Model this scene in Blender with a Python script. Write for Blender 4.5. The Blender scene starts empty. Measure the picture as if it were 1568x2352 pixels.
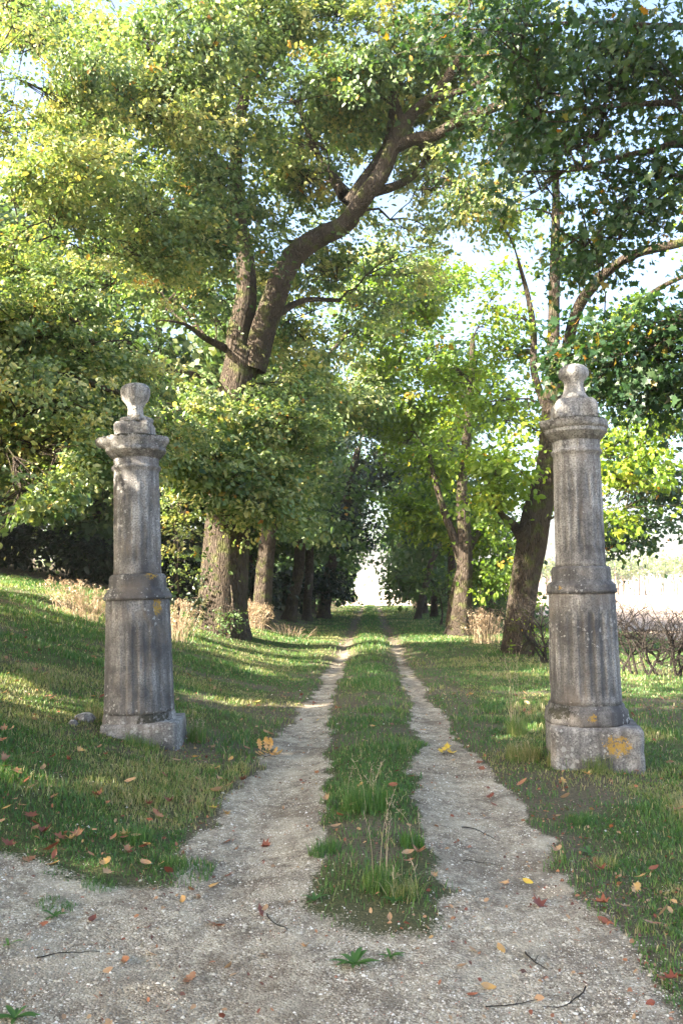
import bpy, math, random
import numpy as np
from mathutils import Vector, Matrix

R = math.radians
scene = bpy.context.scene
col = scene.collection

# ------------------------------------------------------------------ camera
YAW, PITCH, EYE = 1.98, 5.37, 1.6
PW, PH, F = 1568.0, 2352.0, 1907.0            # the photograph's frame the tracing is written in
cam_d = bpy.data.cameras.new("camera")
cam = bpy.data.objects.new("camera", cam_d)
col.objects.link(cam)
cam.location = (0, 0, EYE)
cam.rotation_euler = (R(90 + PITCH), 0, R(YAW))
cam_d.sensor_fit = 'VERTICAL'
cam_d.sensor_height = 22.2
cam_d.lens = 18.0
cam_d.clip_start = 0.1
cam_d.clip_end = 5000
scene.camera = cam

# ------------------------------------------------------------------ light
SUN_EL, SUN_AZ = 31.0, math.degrees(math.atan2(-0.895, -0.447))   # azimuth measured from +Y towards +X
az = R(SUN_AZ)
SUN = np.array([math.sin(az) * math.cos(R(SUN_EL)), math.cos(az) * math.cos(R(SUN_EL)), math.sin(R(SUN_EL))])
world = bpy.data.worlds.new("World")
scene.world = world
world.use_nodes = True
nt = world.node_tree
bg = nt.nodes["Background"]
sky = nt.nodes.new("ShaderNodeTexSky")
sky.sky_type = 'NISHITA'
sky.sun_disc = False
sky.sun_elevation = R(SUN_EL)
sky.sun_rotation = az
sky.air_density = 1.0
sky.dust_density = 5.0
nt.links.new(sky.outputs[0], bg.inputs[0])
bg.inputs[1].default_value = 0.105
sl = bpy.data.lights.new("sun", 'SUN')
sl.energy = 5.0
sl.angle = R(0.5)
sl.color = (1.0, 0.90, 0.74)
so = bpy.data.objects.new("sun", sl)
col.objects.link(so)
so.rotation_euler = Vector(SUN).to_track_quat('Z', 'Y').to_euler()
scene.view_settings.view_transform = 'Standard'
scene.view_settings.look = 'None'
scene.view_settings.exposure = 2.85
scene.view_settings.gamma = 1
HAZE = 0.0004
scene.cycles.volume_bounces = 1
scene.render.engine = 'CYCLES'
scene.cycles.max_bounces = 7
scene.cycles.diffuse_bounces = 4
scene.cycles.transmission_bounces = 4

# ------------------------------------------------------------------ projection helpers
_p, _y = R(PITCH), R(YAW)
FW = np.array([-math.sin(_y) * math.cos(_p), math.cos(_y) * math.cos(_p), math.sin(_p)])
RT = np.array([math.cos(_y), math.sin(_y), 0.0])
UP = np.cross(RT, FW)
CAM = np.array([0, 0, EYE])

def ray(px, py):
    return FW + RT * ((px - PW / 2) / F) + UP * ((PH / 2 - py) / F)

def at(px, py, Y):
    """the world point seen at photo pixel px,py whose distance along the avenue is Y"""
    d = ray(px, py)
    return CAM + d * (Y / d[1])

def project(P):
    v = P - CAM
    dz = np.maximum(v @ FW, 1e-3)
    return PW / 2 + F * (v @ RT) / dz, PH / 2 - F * (v @ UP) / dz, v @ FW

# ------------------------------------------------------------------ noise (numpy)
def _hash(ix, iy, seed):
    n = (ix.astype(np.int64) * 374761393 + iy.astype(np.int64) * 668265263 + seed * 982451653) & 0x7fffffff
    n = ((n ^ (n >> 13)) * 1274126177) & 0x7fffffff
    return ((n ^ (n >> 16)) & 0xffff) / 65535.0

def vnoise(x, y, seed=0):
    x, y = np.asarray(x, float), np.asarray(y, float)
    ix, iy = np.floor(x), np.floor(y)
    fx, fy = x - ix, y - iy
    fx, fy = fx * fx * (3 - 2 * fx), fy * fy * (3 - 2 * fy)
    a, b = _hash(ix, iy, seed), _hash(ix + 1, iy, seed)
    c, d = _hash(ix, iy + 1, seed), _hash(ix + 1, iy + 1, seed)
    return (a * (1 - fx) + b * fx) * (1 - fy) + (c * (1 - fx) + d * fx) * fy

def fbm(x, y, seed=0, octv=4):
    x, y = np.asarray(x, float), np.asarray(y, float)
    s, a, t = 0, 1.0, 0
    for k in range(octv):
        s = s + a * vnoise(x * 2 ** k, y * 2 ** k, seed + k * 17)
        t += a
        a *= 0.5
    return s / t

def sstep(a, b, x):
    t = np.clip((np.asarray(x, float) - a) / (b - a), 0, 1)
    return t * t * (3 - 2 * t)

# ------------------------------------------------------------------ terrain
def terrain(x, y):
    x, y = np.asarray(x, float), np.asarray(y, float)
    off = 1.45 + 0.045 * np.clip(y - 8, 0, 40)
    u = -x - off
    bank = 0.27 * np.where(u > 6, u, np.log1p(np.exp(np.clip(u * 3, -30, 30))) / 3)
    bank = np.where(bank > 1.5, 1.5 + (bank - 1.5) * 0.55, bank)
    bank = np.minimum(bank, 4 + 0.0 * x)
    bank = bank * (1 - sstep(70, 95, y)) * (0.25 + 0.75 * sstep(-2, 6, y))
    fade = 1 - sstep(80, 100, y)
    near = sstep(3.8, 5.2, y)
    wob = 0.10 * (fbm(y * 0.25, 3.1, 5) - 0.5)
    rut = np.exp(-((x + 0.74 + wob) / 0.26) ** 2) + np.exp(-((x - 0.72 + wob) / 0.26) ** 2)
    z = bank - (0.03 + 0.045 * sstep(12, 24, y)) * rut * fade * near
    z = z + 0.055 * np.exp(-(x / 0.42) ** 2) * fade * near
    z = z + (0.07 * (fbm(x * 0.35, y * 0.35, 11) - 0.5) + 0.03 * (fbm(x * 1.7, y * 1.7, 12) - 0.5)) * (1 - 0.6 * np.exp(-(x / 1.6) ** 2)) * (1 - sstep(120, 200, y))
    z = z + 0.02 * (fbm(x * 4, y * 4, 13, 2) - 0.5)
    # a shallow dip then rise of the avenue around the second pair of trees
    z = z - 0.10 * np.exp(-((y - 19.5) / 2.2) ** 2) * np.exp(-(x / 5) ** 2) + 0.05 * np.exp(-((y - 24.0) / 1.8) ** 2) * np.exp(-(x / 5) ** 2)
    return z

def ground_at(px, py):
    d = ray(px, py)
    t = 1.0
    for i in range(4000):
        P = CAM + d * t
        if P[2] <= terrain(P[0], P[1]):
            break
        t *= 1.004
    return P

def gravel_mask(x, y):
    n = fbm(x * 1.3, y * 1.3, 21) - 0.5
    n2 = fbm(x * 5, y * 5, 22) - 0.5
    wob = 0.10 * (fbm(y * 0.25, 3.1, 5) - 0.5)
    xx = x + wob
    half = 0.385 - 0.225 * sstep(4.6, 13, y) - np.where(x > 0, .02, 0) + .09 * (fbm(x * .0 + y * .8, 9.0, 23) - .5) * np.sign(x)
    e = 0.24 * n + 0.26 * n2
    rutl = 1 - sstep(half - 0.10, half + 0.10, np.abs(xx + 0.74) + e)
    rutr = 1 - sstep(half - 0.10, half + 0.10, np.abs(xx - 0.72) + e)
    fade = 1 - 0.48 * sstep(12, 24, y + 6 * n) - .20 * sstep(20, 30, y)
    ruts = np.maximum(rutl, rutr) * fade
    # the open forecourt in front of the strip and to the left
    fy = 4.45 + 0.5 * n + 0.3 * n2 + 0.25 * sstep(-1.2, -3, x)
    mid = np.exp(-(x / .36) ** 4)
    fy = fy - .35 * mid + 1.1 * mid * (fbm(x * 3.1, y * 3.1, 24) - .5)
    fc = 1 - sstep(fy - 0.22 - .35 * mid, fy + 0.25 + .35 * mid, y)
    xr = 1.12 + 0.5 * n + 0.25 * n2
    fc = fc * (1 - sstep(xr - 0.2, xr + 0.35, x))
    return np.clip(np.maximum(ruts, fc), 0, 1)

def dirt_mask(x, y):
    """brown bare earth beside the ruts"""
    n = fbm(x * 1.9, y * 1.9, 31) - 0.5
    d = np.exp(-((np.abs(x - 0.0) - 1.28 + 0.5 * n) / 0.22) ** 2) * np.where(x > 0, .72, 0.3)
    d = d * (1 - sstep(16, 30, y))
    sides = (np.exp(-((np.abs(np.abs(x) - .73) - .34 + .3 * n) / .10) ** 2)) * np.where(np.abs(x) < .5, .3, .75) * (1 - sstep(18, 30, y))
    strip = np.exp(-((x + 0.05) / 0.42) ** 2) * (1 - sstep(3.9, 4.6, y + 0.7 * n))
    right = sstep(1.1, 1.5, x + n) * (1 - sstep(3.6, 4.8, y + n))
    far = (np.exp(-((x + 0.74) / 0.3) ** 2) + np.exp(-((x - 0.72) / 0.3) ** 2)) * sstep(8, 14, y) * (1 - sstep(75, 85, y))
    litter = sstep(-3.6, -4.6, x) * sstep(26, 30, y) * 0.9 + sstep(-2.3, -3.0, x) * sstep(27, 29, y) * 0.8
    patch = 0.75 * sstep(0.60, 0.68, fbm(x * 0.9, y * 0.9, 37)) * (1 - sstep(18, 24, y))
    return np.clip(np.maximum.reduce([d, sides, 0.35 * strip, 0.5 * right, far, litter, patch]), 0, 1)

def field_mask(x, y):
    e = 0.6 * (fbm(x * 0.4, y * 0.4, 41) - 0.5)
    side = sstep(8.5, 9.3, x + e - 0.05 * (y - 16)) * sstep(5, 10, y)
    end = sstep(84, 88, y + 3 * e)
    return np.maximum(side, end)

# ------------------------------------------------------------------ mesh building
def build(name, V, faces=None, loops=None, totals=None, mat=None, parent=None, smooth=False, attrs=None):
    me = bpy.data.meshes.new(name)
    V = np.asarray(V, np.float32)
    if faces is not None:
        loops = np.fromiter((i for f in faces for i in f), np.int32)
        totals = np.fromiter((len(f) for f in faces), np.int32)
    loops = np.asarray(loops, np.int32)
    totals = np.asarray(totals, np.int32)
    me.vertices.add(len(V))
    me.vertices.foreach_set("co", V.ravel())
    me.loops.add(len(loops))
    me.loops.foreach_set("vertex_index", loops)
    me.polygons.add(len(totals))
    st = np.zeros(len(totals), np.int32)
    st[1:] = np.cumsum(totals)[:-1]
    me.polygons.foreach_set("loop_start", st)
    me.polygons.foreach_set("loop_total", totals)
    if smooth:
        me.polygons.foreach_set("use_smooth", np.ones(len(totals), bool))
    me.update(calc_edges=True)
    for k, a in (attrs or {}).items():
        at_ = me.attributes.new(k, 'FLOAT', 'POINT')
        at_.data.foreach_set("value", np.asarray(a, np.float32))
    o = bpy.data.objects.new(name, me)
    if mat:
        me.materials.append(mat)
    col.objects.link(o)
    if parent:
        o.parent = parent
    return o

def tag(o, label=None, cat=None, group=None, kind=None):
    if label: o["label"] = label
    if cat: o["category"] = cat
    if group: o["group"] = group
    if kind: o["kind"] = kind
    return o

def empty(name, loc=(0, 0, 0), rot=(0, 0, 0)):
    o = bpy.data.objects.new(name, None)
    o.empty_display_size = 0.3
    o.location = loc
    o.rotation_euler = rot
    col.objects.link(o)
    return o

def copy_thing(root, loc, rot=None, label=None, scale=None):
    r = root.copy()
    col.objects.link(r)
    r.location = loc
    if rot is not None: r.rotation_euler = rot
    if scale is not None: r.scale = (scale,) * 3
    if label: r["label"] = label
    for ch in list(root.children):
        c = ch.copy()
        col.objects.link(c)
        c.parent = r
    return r

class Acc:
    """collects tubes into one mesh"""
    def __init__(self):
        self.V, self.L, self.T, self.A, self.n = [], [], [], [], 0
    def add(self, V, L, T, a=0.5):
        self.V.append(np.asarray(V, np.float32)); self.L.append(np.asarray(L, np.int32) + self.n)
        self.T.append(np.asarray(T, np.int32)); self.A.append(np.full(len(V), a, np.float32)); self.n += len(V)
    def tube(self, P, r, k=6, ridge=0.0, seed=0, cap=True, a=0.5):
        P = np.asarray(P, float); n = len(P)
        r = np.broadcast_to(np.asarray(r, float), (n,))
        t = np.gradient(P, axis=0)
        t /= np.linalg.norm(t, axis=1)[:, None] + 1e-9
        ref = np.array([0, 0, 1.0]) if abs(t[0][2]) < 0.9 else np.array([0, 1.0, 0])
        u = np.cross(t[0], ref); u /= np.linalg.norm(u)
        ang = np.arange(k) * 2 * math.pi / k
        ca, sa = np.cos(ang), np.sin(ang)
        out = np.empty((n, k, 3))
        for i in range(n):
            u = u - t[i] * (u @ t[i]); u /= np.linalg.norm(u) + 1e-9
            v = np.cross(t[i], u)
            rr = r[i]
            if ridge:
                rr = r[i] * (1 + ridge * (.9 * (vnoise(ca * 5 + 20 + sa * .6, sa * 5 + 20 + 0.05 * i, seed) - 0.5) + 0.5 * (vnoise(ca * 1.3 + 9, sa * 1.3 + i * .05, seed + 2) - .5) + .22 * np.sin(ang * 3 + seed + 0.02 * i)))
            out[i] = P[i] + np.outer(ca * rr, u) + np.outer(sa * rr, v)
        V = out.reshape(-1, 3)
        i0 = (np.arange(n - 1)[:, None] * k + np.arange(k)[None]).ravel()
        i1 = (np.arange(n - 1)[:, None] * k + (np.arange(k)[None] + 1) % k).ravel()
        L = np.stack([i0, i1, i1 + k, i0 + k], 1).ravel()
        T = np.full(len(i0), 4)
        if cap:
            L = np.concatenate([L, (n - 1) * k + np.arange(k)])
            T = np.concatenate([T, [k]])
        self.add(V, L, T, a)
    def build(self, name, mat, parent=None, smooth=True):
        return build(name, np.concatenate(self.V), loops=np.concatenate(self.L), totals=np.concatenate(self.T),
                     mat=mat, parent=parent, smooth=smooth, attrs={"tint": np.concatenate(self.A)})

def spline(P, step=0.25):
    """Catmull-Rom through P (n x d), sampled about every step metres"""
    P = np.asarray(P, float)
    if len(P) == 2:
        m = max(2, int(np.linalg.norm(P[1, :3] - P[0, :3]) / step))
        return P[0] + (P[1] - P[0]) * np.linspace(0, 1, m + 1)[:, None]
    Q = np.vstack([2 * P[0] - P[1], P, 2 * P[-1] - P[-2]])
    out = []
    for i in range(1, len(Q) - 2):
        m = max(2, int(np.linalg.norm(Q[i + 1, :3] - Q[i, :3]) / step))
        t = np.linspace(0, 1, m, endpoint=False)[:, None]
        p0, p1, p2, p3 = Q[i - 1], Q[i], Q[i + 1], Q[i + 2]
        out.append(0.5 * (2 * p1 + (p2 - p0) * t + (2 * p0 - 5 * p1 + 4 * p2 - p3) * t ** 2 + (3 * p1 - p0 - 3 * p2 + p3) * t ** 3))
    out.append(P[-1:])
    return np.vstack(out)

# ------------------------------------------------------------------ leaves
def _tmpl(pts, faces):
    return np.array(pts, np.float32), faces
LEAF = _tmpl([(0, 0, 0), (-.30, .30, .07), (-.24, .72, .05), (0, 1, -.08), (.24, .72, .05), (.30, .30, .07)], [[0, 3, 2, 1], [0, 5, 4, 3]])
FAR = _tmpl([(0, 0, 0), (-.36, .5, .08), (0, 1, -.05), (.36, .5, .08)], [[0, 3, 2, 1]])
_mp = [(0, 0), (-.10, .10), (-.42, -.02), (-.34, .20), (-.60, .42), (-.30, .46), (-.26, .62), (-.12, .60), (0, 1.0)]
_mpts = [(x, y, 0.10 * abs(x) * 2 - 0.12 * y * y) for x, y in _mp] + [(-x, y, 0.10 * abs(x) * 2 - 0.12 * y * y) for x, y in _mp[1:-1]]
# centre (0, .35) closes the fan
_mpts.append((0, .35, -.01))
_ring = [0, 1, 2, 3, 4, 5, 6, 7, 8, 15, 14, 13, 12, 11, 10, 9]
MAPLE = _tmpl(_mpts, [[16, _ring[(i + 1) % 16], _ring[i]] for i in range(16)])

def unit(v):
    return v / (np.linalg.norm(v, axis=1)[:, None] + 1e-9)

def leaf_mesh(name, C, size, tint, mat, parent, rng, tmpl=LEAF, up=0.6, droop=0.35, outward=None):
    """one mesh of leaves whose stalks start at the points C"""
    n = len(C)
    T, Fs = tmpl
    nrm = rng.normal(size=(n, 3)) * 0.75
    nrm[:, 2] = np.abs(nrm[:, 2]) * 0.6 + up * .55
    if outward is not None:
        nrm = nrm + outward * 0.45
    nrm = unit(nrm)
    d = rng.normal(size=(n, 3)); d[:, 2] -= droop
    if outward is not None:
        d += outward * 0.8
    d = unit(d - nrm * np.sum(d * nrm, 1)[:, None])
    s = np.cross(d, nrm)
    sz = size * np.clip(np.exp(rng.normal(-.05, .30, n)), .45, 1.7)
    V = (C[:, None, :] + (d[:, None, :] * T[None, :, 1:2] + s[:, None, :] * T[None, :, 0:1] + nrm[:, None, :] * T[None, :, 2:3]) * sz[:, None, None])
    k = len(T)
    fl = np.concatenate([np.array(f) for f in Fs])
    loops = (np.arange(n)[:, None] * k + fl[None]).ravel()
    totals = np.tile(np.array([len(f) for f in Fs]), n)
    return build(name, V.reshape(-1, 3), loops=loops, totals=totals, mat=mat, parent=parent, attrs={"tint": np.repeat(tint, k)})

# ------------------------------------------------------------------ materials
def newmat(name):
    m = bpy.data.materials.new(name)
    m.use_nodes = True
    t = m.node_tree
    for n in list(t.nodes): t.nodes.remove(n)
    return m, t

class N:
    def __init__(self, t): self.t = t
    def __call__(self, kind, ins=None, **props):
        n = self.t.nodes.new(kind)
        for k, v in props.items():
            setattr(n, k, v)
        for k, v in (ins or {}).items():
            s = n.inputs[k]
            if isinstance(v, bpy.types.NodeSocket): self.t.links.new(v, s)
            else: s.default_value = v
        return n
    def ramp(self, fac, stops, interp='LINEAR'):
        n = self.t.nodes.new("ShaderNodeValToRGB")
        n.color_ramp.interpolation = interp
        e = n.color_ramp.elements
        while len(e) < len(stops): e.new(0.5)
        for q, (p, c) in zip(e, stops):
            q.position = p
            q.color = (c, c, c, 1) if isinstance(c, (int, float)) else (*c, 1)
        self.t.links.new(fac, n.inputs[0])
        return n.outputs[0]
    def mix(self, f, a, b, mode='MIX'):
        n = self.t.nodes.new("ShaderNodeMix"); n.data_type = 'RGBA'; n.blend_type = mode
        for s, v in ((n.inputs[0], f), (n.inputs[6], a), (n.inputs[7], b)):
            if isinstance(v, bpy.types.NodeSocket): self.t.links.new(v, s)
            elif isinstance(v, (int, float)) and s.type == 'VALUE': s.default_value = v
            elif isinstance(v, (int, float)): s.default_value = (v, v, v, 1)
            else: s.default_value = (*v, 1)
        return n.outputs[2]
    def math(self, op, a, b=0.0):
        n = self.t.nodes.new("ShaderNodeMath"); n.operation = op
        for i, v in enumerate((a, b)):
            if isinstance(v, bpy.types.NodeSocket): self.t.links.new(v, n.inputs[i])
            else: n.inputs[i].default_value = v
        return n.outputs[0]
    def out(self, sh):
        o = self.t.nodes.new("ShaderNodeOutputMaterial"); self.t.links.new(sh, o.inputs[0])

def leaf_mat(name, stops, trans=0.42, tboost=(1.5, 1.55, 0.6), rough=0.55):
    m, t = newmat(name); n = N(t)
    a = n("ShaderNodeAttribute", attribute_name="tint")
    c = n.ramp(a.outputs["Fac"], stops)
    tc = n.mix(1.0, c, tboost, 'MULTIPLY')
    p = n("ShaderNodeBsdfPrincipled", {"Base Color": c, "Roughness": rough * .8, "Specular IOR Level": 0.5})
    tr = n("ShaderNodeBsdfTranslucent", {"Color": tc})
    mx = n("ShaderNodeMixShader", {0: trans, 1: p.outputs[0], 2: tr.outputs[0]})
    n.out(mx.outputs[0])
    return m

OAKLEAF = leaf_mat("oak_leaves", [(0, (.048, .100, .042)), (.35, (.118, .190, .076)), (.62, (.225, .29, .12)), (.84, (.44, .44, .20)), (.93, (.56, .42, .12)), (1, (.44, .19, .05))], 0.34)
LIMELEAF = leaf_mat("lime_leaves", [(0, (.085, .16, .03)), (.4, (.15, .24, .035)), (.8, (.25, .33, .045)), (.93, (.42, .38, .05)), (1, (.40, .18, .03))], 0.5)
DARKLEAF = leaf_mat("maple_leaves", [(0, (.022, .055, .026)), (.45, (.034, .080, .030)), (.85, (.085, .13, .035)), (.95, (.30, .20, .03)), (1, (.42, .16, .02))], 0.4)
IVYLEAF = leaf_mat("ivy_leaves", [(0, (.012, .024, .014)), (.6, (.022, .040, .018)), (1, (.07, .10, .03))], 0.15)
GREYLEAF = leaf_mat("far_leaves", [(0, (.05, .10, .04)), (.5, (.08, .14, .05)), (1, (.15, .19, .06))], 0.4)
PALELEAF = leaf_mat("pine_needles", [(0, (.09, .15, .055)), (1, (.20, .26, .09))], 0.3)
GRASS = leaf_mat("grass_blades", [(0, (.056, .145, .036)), (.45, (.115, .22, .050)), (.66, (.20, .25, .08)), (.82, (.34, .30, .14)), (1, (.50, .42, .26))], 0.35, (1.3, 1.4, .7))
DRY = leaf_mat("dry_stalks", [(0, (.30, .20, .12)), (.5, (.46, .34, .21)), (1, (.60, .50, .36))], 0.25, (1.1, 1.0, .9))
LITTER = leaf_mat("fallen_leaves", [(0, (.12, .055, .035)), (.25, (.22, .06, .035)), (.5, (.33, .13, .06)), (.72, (.42, .27, .15)), (.86, (.62, .36, .09)), (1, (.66, .52, .06))], 0.12, (1.2, 1, .6), 0.65)

def bark(name, c0, c1, moss=0.3, scale=1.0):
    m, t = newmat(name); n = N(t)
    tc = n("ShaderNodeTexCoord")
    mp = n("ShaderNodeMapping", {0: tc.outputs["Object"], 3: (1, 1, 0.16)})
    v = n("ShaderNodeTexVoronoi", {"Vector": mp.outputs[0], "Scale": 22 * scale}, feature='DISTANCE_TO_EDGE')
    w = n("ShaderNodeTexNoise", {"Vector": mp.outputs[0], "Scale": 34 * scale, "Detail": 8, "Distortion": 1.2})
    big = n("ShaderNodeTexNoise", {"Vector": tc.outputs["Object"], "Scale": 1.6, "Detail": 5})
    h = n.math('ADD', n.ramp(v.outputs["Distance"], [(0, 0.0), (.22, 1.0)]), n.math('MULTIPLY', w.outputs[0], 1.3))
    c = n.mix(n.ramp(h, [(.45, 0), (1.15, 1)]), c0, c1)
    c = n.mix(n.ramp(big.outputs[0], [(.30, 1), (.70, 0)]), c, n.mix(1.0, c, (.58, .55, .50), 'MULTIPLY'))
    g = n.ramp(n("ShaderNodeTexNoise", {"Vector": tc.outputs["Object"], "Scale": 3.1, "Detail": 6}).outputs[0], [(.52, 0), (.66, moss)])
    c = n.mix(g, c, (.13, .15, .045))
    b = n("ShaderNodeBump", {"Strength": 1.0, "Distance": 0.06, "Height": h})
    p = n("ShaderNodeBsdfPrincipled", {"Base Color": c, "Roughness": 0.9, "Specular IOR Level": 0.15, "Normal": b.outputs[0]})
    n.out(p.outputs[0])
    return m
BARK = bark("oak_bark", (.035, .027, .021), (.135, .108, .086), .7)
BARKD = bark("dark_bark", (.03, .025, .02), (.13, .105, .085))
TWIGM = bark("twig_bark", (.030, .025, .024), (.115, .098, .09), 0.1, 2.0)
PINEB = bark("pale_pine_bark", (.25, .19, .15), (.52, .42, .34), 0.0, .5)

def stone(name, dark=0.5, seed=0.0):
    k = 1.0 if dark > .6 else 1.38 if dark > .2 else 1.55
    m, t = newmat(name); n = N(t)
    tc = n("ShaderNodeTexCoord")
    off = n("ShaderNodeMapping", {0: tc.outputs["Object"], 1: (seed * 3.1, seed * 1.7, seed * 0.9)})
    P = off.outputs[0]
    big = n("ShaderNodeTexNoise", {"Vector": P, "Scale": 2.6, "Detail": 8, "Roughness": .65})
    st = n("ShaderNodeMapping", {0: P, 3: (1, 1, 0.10)})
    streak = n("ShaderNodeTexNoise", {"Vector": st.outputs[0], "Scale": 15, "Detail": 7, "Roughness": .6})
    fine = n("ShaderNodeTexNoise", {"Vector": P, "Scale": 70, "Detail": 6, "Roughness": .7})
    c = n.mix(n.ramp(streak.outputs[0], [(.34, 0), (.64, 1)]), tuple(v * k for v in (.150, .145, .142)), tuple(v * k for v in (.44, .42, .395)))
    run = n("ShaderNodeTexNoise", {"Vector": st.outputs[0], "Scale": 5.5, "Detail": 8, "Roughness": .7}).outputs[0]
    c = n.mix(n.ramp(run, [(.50, 0), (.60, .45 + .3 * dark)]), c, (.095, .09, .09))
    c = n.mix(n.ramp(big.outputs[0], [(.42 - .2 * dark, 0), (.66 - .1 * dark, .85)]), c, (.075, .07, .072))
    c = n.mix(n.ramp(fine.outputs[0], [(.44, 0), (.62, .75)]), c, (.075, .07, .068))
    warm = n("ShaderNodeTexNoise", {"Vector": P, "Scale": 3.7, "Detail": 4, "W": 2}, noise_dimensions='4D')
    c = n.mix(n.ramp(warm.outputs[0], [(.52, 0), (.72, .35)]), c, (.34, .27, .21))
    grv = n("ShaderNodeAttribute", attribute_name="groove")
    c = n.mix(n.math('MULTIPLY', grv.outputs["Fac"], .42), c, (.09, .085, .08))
    # crustose lichen: pale spots gathered in patches
    vw = n("ShaderNodeTexNoise", {"Vector": P, "Scale": 26, "Detail": 3})
    vp = n.mix(0.05, P, vw.outputs[1])
    vs = n("ShaderNodeTexVoronoi", {"Vector": vp, "Scale": 27, "Randomness": 1})
    vs2 = n("ShaderNodeTexVoronoi", {"Vector": vp, "Scale": 62, "Randomness": 1})
    zone = n("ShaderNodeTexNoise", {"Vector": P, "Scale": 2.1, "Detail": 3, "W": 7}, noise_dimensions='4D')
    rad = n.math('MULTIPLY', n.ramp(zone.outputs[0], [(.38, 0.12), (.60, 1)]), 0.46)
    sel = n("ShaderNodeSeparateColor", {0: vs.outputs["Color"]})
    rad = n.math('MULTIPLY', rad, n.ramp(sel.outputs[0], [(.25, 0), (1, 1.3)]))
    spot = n.math('LESS_THAN', vs.outputs["Distance"], rad)
    sel2 = n("ShaderNodeSeparateColor", {0: vs2.outputs["Color"]})
    spot2 = n.math('LESS_THAN', vs2.outputs["Distance"], n.math('MULTIPLY', rad, n.ramp(sel2.outputs[1], [(.4, 0), (1, 1.2)])))
    spots = n.math('MAXIMUM', spot, spot2)
    c = n.mix(n.math('MULTIPLY', spots, .85), c, (.42, .41, .39))
    # orange lichen, few
    on = n("ShaderNodeTexNoise", {"Vector": P, "Scale": 24, "Detail": 10, "Roughness": .85, "W": 15}, noise_dimensions='4D')
    oz = n("ShaderNodeAttribute", attribute_name="orange")
    of = n.math('GREATER_THAN', n.math('ADD', on.outputs[0], n.math('MULTIPLY', oz.outputs["Fac"], .26)), .735)
    c = n.mix(n.math('MULTIPLY', of, .85), c, n.mix(fine.outputs[0], (.36, .20, .03), (.56, .36, .07)))
    mo = n("ShaderNodeAttribute", attribute_name="moss")
    mn = n("ShaderNodeTexNoise", {"Vector": P, "Scale": 24, "Detail": 9, "Roughness": .78})
    mf = n.math('GREATER_THAN', n.math('ADD', mn.outputs[0], n.math('MULTIPLY', mo.outputs["Fac"], .30)), .74)
    c = n.mix(n.math('MULTIPLY', mf, .9), c, (.045, .042, .028))
    h = n.math('ADD', n.math('MULTIPLY', fine.outputs[0], .6), n.math('ADD', n.math('MULTIPLY', streak.outputs[0], .5), n.math('MULTIPLY', spots, .18)))
    b = n("ShaderNodeBump", {"Strength": 0.9, "Distance": 0.016, "Height": h})
    p = n("ShaderNodeBsdfPrincipled", {"Base Color": c, "Roughness": 0.92, "Specular IOR Level": 0.2, "Normal": b.outputs[0]})
    n.out(p.outputs[0])
    return m

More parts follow.
